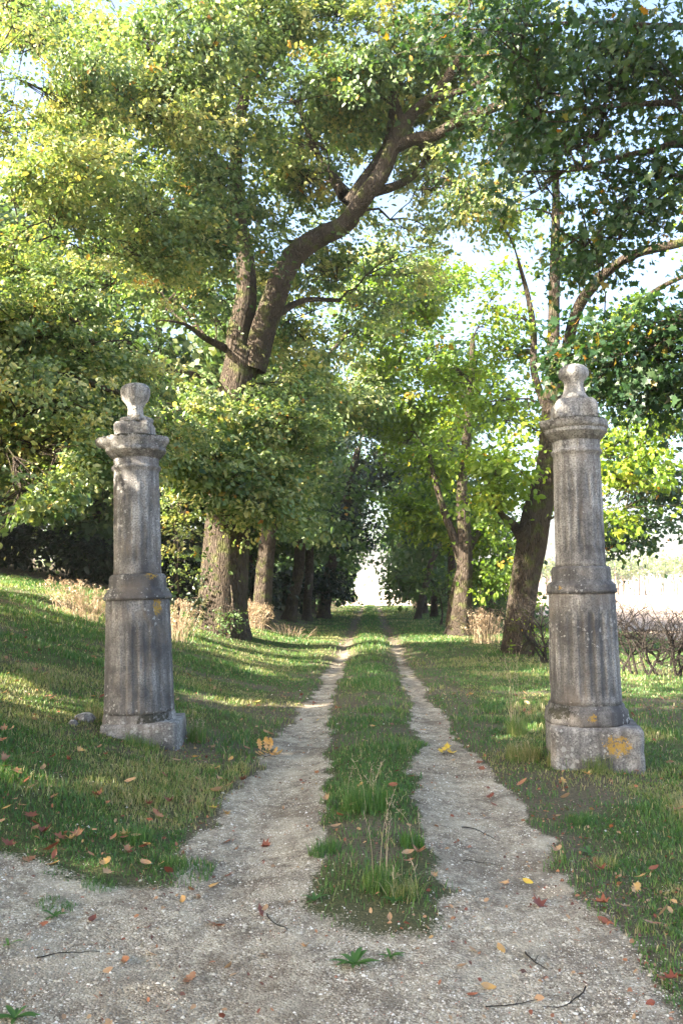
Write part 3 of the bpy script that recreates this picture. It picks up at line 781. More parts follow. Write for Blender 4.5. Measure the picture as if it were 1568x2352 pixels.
# 5. right-hand row
tree("lime_tree", "tall bright green tree with a leaning ridged trunk, just left of the right pillar", "tree",
     [rooted(S((1188, 1492, 21.8, 62), (1192, 1430, 21.8, 62), (1205, 1320, 21.8, 64), (1222, 1240, 21.8, 68), (1240, 1150, 21.8, 62), (1255, 1060, 21.8, 50), (1266, 940, 21.8, 38), (1270, 780, 21.8, 28), (1272, 620, 21.8, 24), (1276, 480, 21.8, 19), (1272, 330, 21.8, 12))),
      S((1235, 1180, 21.8, 34), (1262, 1100, 22.2, 30), (1280, 1000, 22.5, 28), (1290, 850, 22.5, 26), (1320, 720, 22, 26), (1360, 655, 21.5, 27), (1400, 618, 21, 24), (1460, 582, 20.5, 22), (1568, 556, 20, 20), (1680, 520, 19.5, 14)),
      S((1215, 1270, 21.8, 30), (1185, 1215, 21.8, 24), (1150, 1180, 21, 14), (1120, 1130, 21, 9)),
      S((1262, 960, 21.8, 20), (1228, 860, 22, 17), (1224, 760, 22, 16), (1212, 680, 22, 12), (1190, 600, 22, 8)),
      S((1290, 850, 22.5, 18), (1400, 760, 22, 14), (1500, 670, 21, 12), (1600, 620, 20, 9))],
     [L(1150, 1080, 20.5, 70, 1.0), L(1100, 1140, 20.5, 55, .9), L(1180, 960, 21, 85, .8), L(1110, 880, 22, 70, .6), L(1200, 830, 23, 60, .6), L(1420, 1080, 20.5, 60, 1.1), L(1415, 1180, 20.5, 45, 1.1), L(1440, 1000, 21, 55, .8),
      L(1180, 700, 22, 60, .4), L(1400, 700, 21.5, 60, .45), L(1330, 600, 22, 55, .4), L(1260, 430, 22, 80, .5), L(1300, 960, 24, 60, .8), L(1250, 1130, 24, 50, .7), L(1470, 940, 20, 40, .6), L(1620, 500, 20, 100, .7), L(1330, 780, 24, 60, .5), L(1160, 480, 22, 60, .5)],
     LIMELEAF, BARK, seed=11, leaf=0.13, per=26, subs_per_m3=9, spread=.19, max_leaves=190000, blob_r=1.0, sides=36, tint=(.1, .95), ridge=.10, flare=.35)

tree("lime_tree", "second tree of the right row, mossy trunk lit by the sun", "tree",
     [rooted(S((1052, 1448, 30, 46), (1058, 1400, 30, 42), (1066, 1300, 30, 36), (1066, 1220, 30, 32), (1060, 1120, 30, 24), (1066, 1040, 30, 20), (1080, 920, 30, 17), (1085, 780, 30, 12))),
      S((1058, 1290, 30, 22), (1045, 1240, 30, 20), (1015, 1160, 30, 16), (998, 1100, 30, 13), (985, 1040, 30, 9)),
      S((1030, 1440, 30.5, 20), (1040, 1370, 30.5, 18), (1058, 1300, 30.3, 16)),
      S((1072, 1270, 30, 18), (1110, 1210, 30.5, 13), (1150, 1200, 31, 9))],
     [L(1040, 980, 30, 70, .7), L(980, 900, 31, 70, .7), L(1000, 1060, 30.5, 55, .6), L(1100, 1230, 31, 55, .7), L(940, 800, 31, 80, .8), L(1080, 860, 31, 60, .55), L(1130, 1300, 31, 45, .8), L(1020, 1190, 32, 40, .45), L(900, 700, 31, 80, .8), L(960, 690, 32, 70, .6), L(930, 960, 32, 70, .9), L(960, 1060, 33, 60, .8), L(1080, 740, 31, 60, .35), L(1060, 640, 31, 70, .35), L(1120, 700, 32, 60, .4), L(960, 1180, 33, 45, .6)],
     LIMELEAF, BARK, seed=13, leaf=0.17, per=26, subs_per_m3=4.6, spread=.26, max_leaves=170000, blob_r=1.4, sides=24, tint=(0, .85), ridge=.08)

tree("leaning_tree", "dark trunk leaning right behind the second tree of the right row", "tree",
     [rooted(S((1106, 1410, 35, 34), (1125, 1370, 35, 32), (1150, 1310, 35, 26), (1165, 1240, 35, 18)))],
     [L(1170, 1250, 35, 55, .8), L(1130, 1190, 35, 45, .6)], GREYLEAF, BARKD, seed=15, leaf=0.22, per=22, subs_per_m3=1.1, spread=.42, tmpl=FAR, max_leaves=9000, blob_r=1.5, sides=10)
tree("leaning_tree", "slender dark trunk leaning right over the avenue verge", "tree",
     [rooted(S((960, 1415, 45, 14), (975, 1350, 45, 15), (990, 1290, 45, 14), (1012, 1240, 45, 13), (1030, 1150, 45, 9)))],
     [L(1000, 1150, 45, 50, .7), L(970, 1050, 45, 60, .8), L(1040, 1250, 46, 34, .7)], GREYLEAF, BARKD, seed=16, leaf=0.25, per=22, subs_per_m3=.9, spread=.5, tmpl=FAR, max_leaves=12000, blob_r=1.7, sides=10)
tree("oak_tree", "dark far tree drooping low beyond the right pillar, against the bright field", "tree",
     [rooted([(15.5, 34, 0, .3), (15.4, 34, 4, .25), (15.2, 34, 8, .12)]), [(15.4, 34, 5.5, .12), (12, 34, 6.4, .07), (10.4, 34, 4.9, .04)]],
     [L(1430, 1215, 34, 42, 1.5), L(1405, 1250, 34, 24, 1.2), L(1500, 1130, 34, 40, .9), L(1560, 1100, 34, 45, 1.0), L(1490, 1190, 34, 28, .4), L(1560, 980, 34, 60, .7), L(1600, 1180, 34, 40, .9)],
     DARKLEAF, BARKD, seed=17, leaf=0.22, per=24, subs_per_m3=1.6, spread=.40, tmpl=FAR, max_leaves=20000, blob_r=1.2, sides=10, holes=False)

# 6. left-hand row beyond the oak
tree("oak_tree", "sunlit pale trunk directly behind the massive forked oak", "tree",
     [rooted(S((603, 1448, 28, 44), (606, 1390, 28, 42), (612, 1300, 28, 40), (622, 1200, 28, 36), (632, 1100, 28, 30), (640, 980, 28, 26), (655, 800, 28, 18))),
      S((632, 1100, 28, 18), (690, 1010, 28.5, 13), (750, 930, 29, 9)), S((640, 960, 28, 16), (720, 860, 29, 12), (800, 760, 30, 8))],
     [L(640, 1130, 28, 60, 1.0), L(700, 1030, 28.5, 75), L(740, 900, 29, 90), L(800, 780, 30, 90, .8), L(850, 640, 31, 90, .6), L(830, 920, 31, 70, .9), L(560, 900, 30, 90), L(700, 1160, 29, 45, .9), L(880, 560, 32, 80, .8), L(920, 760, 33, 80, .9), L(880, 860, 33, 70, 1.0), L(960, 640, 34, 60, .7), L(860, 960, 34, 60)],
     OAKLEAF, BARK, seed=21, leaf=0.165, per=30, subs_per_m3=4.6, spread=.26, max_leaves=150000, blob_r=1.4, sides=32, ridge=.09, tint=(0, .85), flare=.3)
tree("oak_tree", "shadowed trunk leaning right, third in the left row", "tree",
     [rooted(S((664, 1432, 37, 28), (672, 1380, 37, 27), (686, 1300, 37, 26), (694, 1200, 37, 24), (700, 1080, 37, 18)))],
     [L(720, 1080, 37, 60), L(760, 980, 38, 70), L(800, 860, 40, 70, .8), L(720, 1200, 38, 40), L(680, 980, 38, 60)],
     OAKLEAF, BARKD, seed=22, leaf=0.25, per=30, subs_per_m3=1.5, spread=.5, tmpl=FAR, max_leaves=50000, blob_r=1.8, sides=14, tint=(0, .6))
tree("oak_tree", "narrow straight trunk, fourth in the left row", "tree",
     [rooted(S((706, 1424, 41, 20), (708, 1330, 41, 20), (712, 1200, 41, 17), (722, 1080, 41, 12)))],
     [L(740, 1130, 41, 50), L(770, 1040, 42, 55), L(740, 1230, 42, 30)],
     OAKLEAF, BARKD, seed=23, leaf=0.27, per=28, subs_per_m3=1.3, spread=.55, tmpl=FAR, max_leaves=30000, blob_r=1.8, sides=12, tint=(0, .6))
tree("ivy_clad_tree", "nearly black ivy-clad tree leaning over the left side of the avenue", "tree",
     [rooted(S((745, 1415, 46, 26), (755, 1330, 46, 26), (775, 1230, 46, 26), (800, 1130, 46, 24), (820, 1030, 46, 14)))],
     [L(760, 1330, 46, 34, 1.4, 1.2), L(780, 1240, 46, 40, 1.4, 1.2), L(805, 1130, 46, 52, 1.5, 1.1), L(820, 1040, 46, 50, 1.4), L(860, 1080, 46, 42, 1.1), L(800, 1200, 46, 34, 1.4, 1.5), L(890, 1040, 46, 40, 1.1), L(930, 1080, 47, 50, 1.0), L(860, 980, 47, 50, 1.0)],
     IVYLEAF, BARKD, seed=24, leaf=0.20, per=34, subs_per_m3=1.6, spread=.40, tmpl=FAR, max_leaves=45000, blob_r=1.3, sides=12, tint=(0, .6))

# 7. the rows running on to the far end, and the wood on the left bank
def auto_tree(name, label, x, y, h, cr, low, mat, bk, seed, trunk=.2, leaf=.3, dens=1.0, lean=0.0, group=None, maxl=9000, holes=True, tint=(0, .7)):
    rng = np.random.default_rng(seed)
    z0 = float(terrain(x, y))
    st = [(x, y, z0 - .1, trunk), (x + lean * .3, y, z0 + h * .3, trunk * .85), (x + lean * .8, y, z0 + h * .6, trunk * .6), (x + lean, y, z0 + h * .92, trunk * .2)]
    lob = []
    nl = 6
    for i in range(nl):
        f = (i + .5) / nl
        hz = low + (h - low) * f
        rr = cr * (0.62 + 0.5 * math.sin(math.pi * min(1, f * 1.1 + .12)))
        a = rng.uniform(0, 6.28)
        lob.append(((x + lean * f + math.cos(a) * cr * .3, y + math.sin(a) * cr * .3, z0 + hz), (rr * .85, rr * .85, (h - low) / nl * 1.0), dens))
    return tree(name, label, "tree", [st], lob, mat, bk, seed=seed, leaf=leaf, per=24, subs_per_m3=.75, spread=.55, tmpl=FAR, max_leaves=maxl, blob_r=1.7, sides=10, holes=holes, tint=tint, group=group)

left_far = [(-3.6, 52, 13, 3.2, 1.6), (-3.7, 58, 14, 3.2, 1.4), (-3.6, 64, 12, 3.0, 1.2), (-3.8, 71, 13, 3.0, 1.0), (-3.5, 78, 12, 2.8, .8)]
words_l = ["tree with a low skirt of leaves beyond the ivy-clad one, left row", "tree two beyond the ivy-clad one, left row", "tree three beyond the ivy-clad one, left row", "last but one tree at the left of the avenue's far opening", "tree at the left edge of the avenue's bright far opening"]
for i, (x, y, h, cr, low) in enumerate(left_far):
    auto_tree("avenue_tree", words_l[i], x, y, h, cr, low, GREYLEAF, BARKD, 40 + i, maxl=16000, dens=1.7, group="trees of the avenue's far end")
right_far = [(3.7, 38, 13, 3.0, 3.6), (3.8, 50, 12, 2.8, 1.4), (3.6, 56, 12, 2.9, 1.0), (3.8, 63, 12, 2.8, .8), (3.9, 70, 11, 2.7, .8), (4.1, 78, 11, 2.6, .6)]
words_r = ["grey-green crown over the slender leaning trunk, right row", "leafy tree next beyond the slender leaning trunk, right row", "tree two beyond the slender leaning trunk, right row", "tree three beyond the slender leaning trunk, right row", "last but one tree at the right of the avenue's far opening", "tree at the right edge of the avenue's bright far opening"]
for i, (x, y, h, cr, low) in enumerate(right_far):
    auto_tree("avenue_tree", words_r[i], x, y, h, cr, low, GREYLEAF, BARKD, 50 + i, group="trees of the avenue's far end", dens=1.6, maxl=16000)
wood = [(-7.6, 29, 14, 3.6, 3.4, "directly behind the leafy bush, between the left pillar and the oak"), (-13.6, 27.5, 14, 3.8, 3.6, "over the dark hollow just left of the left pillar"), (-15.5, 27, 13, 4.2, 3.0, "over the dark hollow at the left edge"),
        (-7, 37, 14, 3.6, 1.2, "deep behind the forked oak, low leaves touching the bank"), (-12, 36, 15, 4.2, .6, "closing the back of the dark hollow left of the left pillar"), (-17.5, 36, 15, 4.6, .5, "closing the back of the dark hollow at the left edge"),
        (-8.5, 46, 16, 4, .6, "seen between the trunks of the left row"), (-21, 30, 14, 4.6, .6, "at the far left edge of the wood"), (-6.2, 42, 13, 2.6, .3, "low and dark between the third and fourth trunks of the left row"),
        (-19, 23, 12, 3.6, .5, "low-skirted and unseen, added to shade the hollow, outside the left edge level with the oak"), (-22.5, 26.5, 13, 4, .5, "low-skirted and unseen, added to shade the hollow from farther up the bank"), (-14, 45, 17, 5, .5, "tall and far back above the left pillar")]  # the low-skirted pair is unseen, added to keep sun off the hollow
for i, (x, y, h, cr, low, w) in enumerate(wood):
    auto_tree("wood_tree", "shaded bank tree " + w, x, y, h, cr, low, OAKLEAF, BARKD, 70 + i, group="trees of the wood on the left bank", maxl=22000, trunk=.24, leaf=.30, dens=2.0, holes=True, tint=(0, .6))

# ------------------------------------------------------------------ bushes and dry plants
def bush(name, label, lobes, mat, seed, leaf=.09, per=30, sub=7, spread=.16, tint=(.2, .9), maxl=40000):
    c0 = lobes[0][0]
    b = [c0[0], c0[1], float(terrain(c0[0], c0[1])) - .05, .05]
    return tree(name, label, "bush", [[tuple(b), (b[0] + .1, b[1], b[2] + .6, .04), (b[0], b[1] + .1, b[2] + 1.4, .02)]], lobes, mat, BARKD, seed=seed, leaf=leaf, per=per, subs_per_m3=sub,
                spread=spread, tint=tint, blob_r=.45, max_leaves=maxl, sides=8, seeon=False, beams=False, holes=False)
bush("leafy_bush", "sunlit leafy bush between the left pillar and the massive oak", [L(405, 1290, 19, 48, 1, 1.1), L(400, 1210, 19, 55), L(440, 1170, 19.5, 50), L(390, 1350, 19, 36), L(430, 1240, 19, 40), L(370, 1160, 19.5, 50), L(380, 1260, 18.6, 40)], OAKLEAF, 81, tint=(.3, 1.0))
bush("leafy_bush", "low green bush at the foot of the tree just left of the right pillar", [L(1215, 1440, 20.8, 26, .8), L(1245, 1480, 20.6, 22, .7), L(1195, 1500, 20.8, 18, .7)], LIMELEAF, 82, leaf=.08, sub=14, per=12, spread=.12)
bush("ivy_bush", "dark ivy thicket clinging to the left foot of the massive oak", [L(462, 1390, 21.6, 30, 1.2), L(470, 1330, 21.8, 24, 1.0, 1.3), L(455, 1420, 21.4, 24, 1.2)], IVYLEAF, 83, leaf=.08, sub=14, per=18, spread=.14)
bush("ivy_bush", "small ivy sprig growing up the front foot of the massive oak", [L(528, 1415, 21.05, 8, 1.0, 1.5), L(520, 1445, 21.0, 10, 1.0)], OAKLEAF, 84, leaf=.055, sub=40, per=8, spread=.07, tint=(0, .4))
bush("leafy_bush", "shrub between the two near trunks of the right row", [L(1120, 1390, 33, 36, 1.0), L(1150, 1350, 33, 36, .9), L(1090, 1380, 34, 26, .9)], GREYLEAF, 85, leaf=.12, sub=4, per=20, spread=.25)
bush("leafy_bush", "dark undergrowth left of the second trunk of the right row", [L(1010, 1370, 38, 34, 1.0), L(990, 1330, 38, 34, .9), L(1030, 1320, 37, 30, .9), L(940, 1380, 52, 24, 1.0)], GREYLEAF, 86, leaf=.14, sub=3, per=20, spread=.28)

def bare_shrub(label, px, py, Y, hpx, wpx, seed):
    rng = random.Random(seed)
    b = at(px, py, Y); z0 = float(terrain(b[0], b[1])) - .03
    o = empty("bare_shrub", (b[0], b[1], z0)); tag(o, label, "shrub", "leafless thorn shrubs along the field edge")
    H, W = hpx / F * Y, wpx / F * Y
    stems = Acc()
    def grow(p, d, ln, r, lev, acc):
        q = 5
        P = [p]
        for i in range(q):
            d = (d + Vector((rng.gauss(0, .22), rng.gauss(0, .22), rng.gauss(0, .16) + .02))).normalized()
            P.append(P[-1] + d * ln / q)
        acc.tube([tuple(v) for v in P], np.linspace(r, r * .55, len(P)), 5 if lev < 2 else 3, cap=False, a=rng.random())
        if lev >= 3: return
        for i in range(rng.randint(2, 4) if lev else 6):
            s = P[rng.randint(2, q)]
            nd = (d + Vector((rng.gauss(0, .75), rng.gauss(0, .75), rng.gauss(.05, .5)))).normalized()
            grow(s, nd, ln * rng.uniform(.5, .8), r * .5, lev + 1, stems)
    for k in range(4):
        d = Vector((rng.uniform(-1, 1) * W / H * .6, rng.uniform(-.5, .5), 1)).normalized()
        grow(Vector((rng.uniform(-.25, .25) * W, rng.uniform(-.2, .2), 0)), d, H * .85, .026, 0, stems)
    stems.build("stems", TWIGM, o)
for a in (("leafless shrub touching the right pillar's right side", 1440, 1530, 16.5, 130, 70, 1), ("leafless thorn shrub second from the right pillar, arching stem", 1495, 1520, 16, 120, 80, 2),
          ("leafless thorn shrub at the right edge of view", 1560, 1530, 15.5, 125, 80, 3), ("leafless grey shrub between the ridged trunk and the right pillar", 1250, 1510, 19, 130, 50, 4), ("leafless shrub behind and between the two arching ones", 1530, 1500, 18, 100, 90, 5)):
    bare_shrub(*a)

def dry_clump(name, label, px, py, Y, hpx, wpx, n, seed, heads=True, mat=DRY, depth=.4, group=None, cat="dry plant"):
    rng = np.random.default_rng(seed)
    P0 = at(px, py, Y); z0 = float(terrain(P0[0], P0[1]))
    o = empty(name, (P0[0], P0[1], z0)); tag(o, label, cat, group)
    H, W = hpx / F * Y, wpx / F * Y / 2
    st, hd = Acc(), []
    for i in range(n):
        bx, by = rng.normal(0, W * .5), rng.normal(0, depth * .5)
        bz = float(terrain(P0[0] + bx, P0[1] + by)) - z0
        h = H * rng.uniform(.35, 1.1)
        lx, ly = rng.normal(bx * .5, .16 * H), rng.normal(0, .12 * H)
        p = [(bx, by, bz), (bx + lx * .35, by + ly * .35, bz + h * .55), (bx + lx, by + ly, bz + h)]
        a = float(rng.random())
        st.tube(spline(p, h / 5), .0045, 3, cap=False, a=a)
        if heads:
            for k in range(5):
                q = np.array(p[2]) + rng.normal(size=3) * (.055, .055, .04)
                st.tube([np.array(p[1]) * .25 + np.array(p[2]) * .75, q], .0022, 3, cap=False, a=a)
                hd.append(q)
                for s in range(5): hd.append(q + rng.normal(size=3) * .016)
    st.build("stalks", mat, o)
    if heads:
        C = np.array(hd)
        leaf_mesh("seed_heads", C, .026, rng.random(len(C)), mat, o, rng, FAR)
    return o
dry_clump("dead_weeds", "pale dead umbel weeds in the sun behind the left pillar", 195, 1350, 16.5, 72, 110, 95, 1)
dry_clump("dead_weeds", "pale dried weeds between the left pillar and the leafy bush", 405, 1425, 17.5, 80, 50, 60, 2)
dry_clump("dead_weeds", "pinkish dry grass at the foot of the sunlit pale trunk", 580, 1455, 26.5, 55, 50, 110, 3)
dry_clump("dead_weeds", "pinkish dry grass between the two near trunks of the right row", 1108, 1478, 25, 72, 70, 170, 4)
dry_clump("dead_weeds", "low dry stalks right of the sunlit pale trunk", 665, 1452, 27, 25, 90, 80, 5, heads=False)

for i, (x, y, h, w, lab) in enumerate(((-7.5, 33, 2.6, 2.2, "dark undergrowth under the bank trees between the left pillar and the oak"), (-11, 32, 2.2, 2.6, "dark bush added as shade at the back of the hollow, left of the left pillar"),
        (-15.5, 32, 2.4, 3.0, "dark bush added as shade at the back of the hollow, at the left edge"), (-5.4, 34, 2.2, 1.3, "dark undergrowth between the oak and the sunlit pale trunk"), (-5.0, 46, 2.6, 1.6, "dark undergrowth between the third and fourth trunks of the left row"),
        (-20, 33, 3.0, 3.2, "dark bush added as shade beyond the left edge of the hollow"), (-6.5, 58, 4, 3, "dark undergrowth far down behind the left row"), (6.6, 44, 2.0, 1.8, "shrubs filling the gap right of the slender leaning trunk"), (6.2, 60, 3, 2.4, "shrubs far down behind the right row"))):
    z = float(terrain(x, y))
    bush("undergrowth_bush", lab, [((x, y, z + h * .45), (w, 1.2, h * .55), 1.0), ((x + w * .5, y + .5, z + h * .35), (w * .7, 1.0, h * .45), 1.0)], IVYLEAF if i < 6 else GREYLEAF, 130 + i, leaf=.20, per=22, sub=3.2, spread=.30, tint=(0, .7), maxl=14000)  # added backdrop; near-black leaves of the first six paint in deep shade

# ------------------------------------------------------------------ far wood and field edge
def far_wood():
    rng = np.random.default_rng(91)
    trunks = Acc(); C, tt = [], []
    for i in range(170):
        x = rng.uniform(40, 230); y = 250 + rng.uniform(0, 22) - 0.1 * (x - 100)
        h = rng.uniform(8.5, 12.5)
        trunks.tube([(x, y, 0), (x + rng.normal(0, .3), y, h)], [.26, .12], 5, a=.5)
        n = 60
        P = rng.normal(size=(n, 3)) * (1.5, 1.5, 1.5) + (x, y, h * .80)
        C.append(P); tt.append(np.clip(rng.normal(.5, .3, n), 0, 1))
    for i in range(40):   # the wood beyond the avenue's end
        x = rng.uniform(-90, 45); y = 430 + rng.uniform(0, 25)
        h = rng.uniform(8, 13)
        trunks.tube([(x, y, 0), (x, y, h)], [.3, .12], 5)
        P = rng.normal(size=(80, 3)) * (3.2, 2, 2.6) + (x, y, h * .55)
        C.append(P); tt.append(np.clip(rng.normal(.5, .3, 80), 0, 1))
    o = trunks.build("far_wood", PINEB)
    tag(o, "pale far-off pine wood across the sunlit field", "wood", kind="stuff")
    C = np.vstack(C)
    c = leaf_mesh("crowns", C, 1.25, np.concatenate(tt), PALELEAF, o, rng, LEAF)
far_wood()

# ------------------------------------------------------------------ gate pillars
STONE_L, STONE_R = stone("weathered_stone_dark", .45, 1.0), stone("weathered_stone", .35, 4.0)
STONE_D = stone("weathered_stone_black_crusted", .75, 12.0)
STONE_LU, STONE_RU = stone("weathered_stone_grey", .10, 7.0), stone("weathered_stone_pale", -.25, 9.0)

def lathe(name, prof, parent, mat, segs=96, flutes=None, seed=0, chip=None, facets=0, rough=.004, orange=None, moss=None, squareness=0.0, rot=0.0, cap=True):
    """prof: (z, radius); flutes = (count, depth, z0, z1); chip = function(angle, z) -> radius factor"""
    P = []
    for (z0, r0), (z1, r1) in zip(prof[:-1], prof[1:]):
        m = max(1, int((z1 - z0) / .025))
        for k in range(m): P.append((z0 + (z1 - z0) * k / m, r0 + (r1 - r0) * k / m))
    P.append(prof[-1])
    Z = np.array([p[0] for p in P]); Rr = np.array([p[1] for p in P])
    A = np.arange(segs) * 2 * math.pi / segs
    AA, ZZ = np.meshgrid(A, Z)
    RR = np.broadcast_to(Rr[:, None], AA.shape).copy(); groove = np.zeros(AA.size)
    if facets:
        w = 2 * math.pi / facets
        ph = (AA + rot) % w - w / 2
        RR *= (1 - .6 * squareness) + .6 * squareness * math.cos(w / 2) / np.cos(ph) * 1.06
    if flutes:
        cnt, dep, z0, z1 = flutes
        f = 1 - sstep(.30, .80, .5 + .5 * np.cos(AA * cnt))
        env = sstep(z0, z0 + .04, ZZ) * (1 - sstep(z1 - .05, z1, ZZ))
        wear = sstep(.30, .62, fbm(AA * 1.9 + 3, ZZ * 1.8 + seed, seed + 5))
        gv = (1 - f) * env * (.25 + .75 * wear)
        RR -= dep * gv; groove = gv.ravel()
    ca, sa = np.cos(AA), np.sin(AA)
    RR += rough * .9 * (fbm(ca * 4 + 9 + seed, sa * 4 + ZZ * 5, seed) - .5) + min(rough, .006) * .6 * (vnoise(ca * 9 + 30 + ZZ * 9, sa * 9 + ZZ * 22, seed + 3) - .5)
    # arrises nibbled by weather
    RR -= min(rough, .006) * 1.6 * sstep(.72, .85, vnoise(ca * 5 + 50 + seed + sa * 2, ZZ * 14 + sa * 6, seed + 8))
    if chip: RR *= chip(AA, ZZ)
    V = np.stack([RR * ca, RR * sa, ZZ + rough * .5 * (fbm(ca * 5 + 70, sa * 5 + 20, seed + 4) - .5)], -1).reshape(-1, 3)
    n, k = len(Z), segs
    i0 = (np.arange(n - 1)[:, None] * k + np.arange(k)[None]).ravel()
    i1 = (np.arange(n - 1)[:, None] * k + (np.arange(k)[None] + 1) % k).ravel()
    Lp = np.stack([i0, i1, i1 + k, i0 + k], 1).ravel(); T = np.full(len(i0), 4)
    V = np.vstack([V, [[0, 0, Z[-1] + .004], [0, 0, Z[0]]]])
    top = n * k
    j = np.arange(k)
    capT = np.stack([(n - 1) * k + j, (n - 1) * k + (j + 1) % k, np.full(k, top)], 1)
    capB = np.stack([(j + 1) % k, j, np.full(k, top + 1)], 1)
    Lp = np.concatenate([Lp, capT.ravel(), capB.ravel()]); T = np.concatenate([T, np.full(2 * k, 3)])
    aa = np.arctan2(V[:, 1], V[:, 0])
    og = np.zeros(len(V)) if orange is None else orange(aa, V[:, 2])
    ms = np.zeros(len(V)) if moss is None else moss(aa, V[:, 2])
    return build(name, V, loops=Lp, totals=T, mat=mat, parent=parent, smooth=False, attrs={"orange": og, "moss": ms, "groove": np.append(groove, [0, 0])})

def block(name, sx, sy, z0, z1, parent, mat, rot=0, seed=0, bevel=.02, taper=1.0, rough=.008, orange=None, moss=None, shoulder=0.0, off=(0, 0)):
    """a stone block with worn edges"""
    nx, nz = 14, max(5, int((z1 - z0) / .03))
    rng = np.random.default_rng(seed)
    V, Fc = [], []
    K = 4 * nx
    ring = []
    for s in range(4):
        for i in range(nx):
            t = -1 + 2 * i / nx
            ring.append([(t, -1), (1, t), (-t, 1), (-1, -t)][s])
    ring = np.array(ring)
    # round the vertical arrises
    p = 16.0
    norm = (np.abs(ring[:, 0]) ** p + np.abs(ring[:, 1]) ** p) ** (1 / p)
    ring = ring / norm[:, None]
    zs = np.linspace(z0, z1, nz + 1)
    for z in zs:
        f = (z - z0) / (z1 - z0)
        s = 1 + (taper - 1) * f
        e = 1.0
        de = min(z - z0, z1 - z)
        if de < bevel: e -= (1 - de / bevel) * bevel / sx * 1.2
        if shoulder and f > .55: s *= 1 - shoulder * ((f - .55) / .45) ** 1.6
        x, y = ring[:, 0] * sx / 2 * s * e, ring[:, 1] * sy / 2 * s * e
        nn = rough * .9 * (fbm(x * 9 + 20 + seed, y * 9 + z * 14 + 5, seed) - .5) + rough * 1.6 * -sstep(.66, .85, vnoise(x * 13 + 60, z * 15 + y * 13, seed + 2))
        rr = np.hypot(x, y)
        V.append(np.stack([x * (1 + nn / rr), y * (1 + nn / rr), np.full(K, z)], -1))
    V = np.vstack(V)
    n = nz + 1
    i0 = (np.arange(n - 1)[:, None] * K + np.arange(K)[None]).ravel()
    i1 = (np.arange(n - 1)[:, None] * K + (np.arange(K)[None] + 1) % K).ravel()
    Lp = np.stack([i0, i1, i1 + K, i0 + K], 1).ravel(); T = np.full(len(i0), 4)
    V = np.vstack([V, [[0, 0, z1 + .01], [0, 0, z0]]])
    j = np.arange(K)
    Lp = np.concatenate([Lp, np.stack([(n - 1) * K + j, (n - 1) * K + (j + 1) % K, np.full(K, n * K)], 1).ravel(), np.stack([(j + 1) % K, j, np.full(K, n * K + 1)], 1).ravel()])
    T = np.concatenate([T, np.full(2 * K, 3)])
    c, s = math.cos(rot), math.sin(rot)
    X = V[:, 0] * c - V[:, 1] * s + off[0]; Y = V[:, 0] * s + V[:, 1] * c + off[1]
    V = np.stack([X, Y, V[:, 2]], -1)
    og = np.zeros(len(V)) if orange is None else orange(V)
    ms = np.zeros(len(V)) if moss is None else moss(V)
    return build(name, V, loops=Lp, totals=T, mat=mat, parent=parent, smooth=False, attrs={"orange": og, "moss": ms})

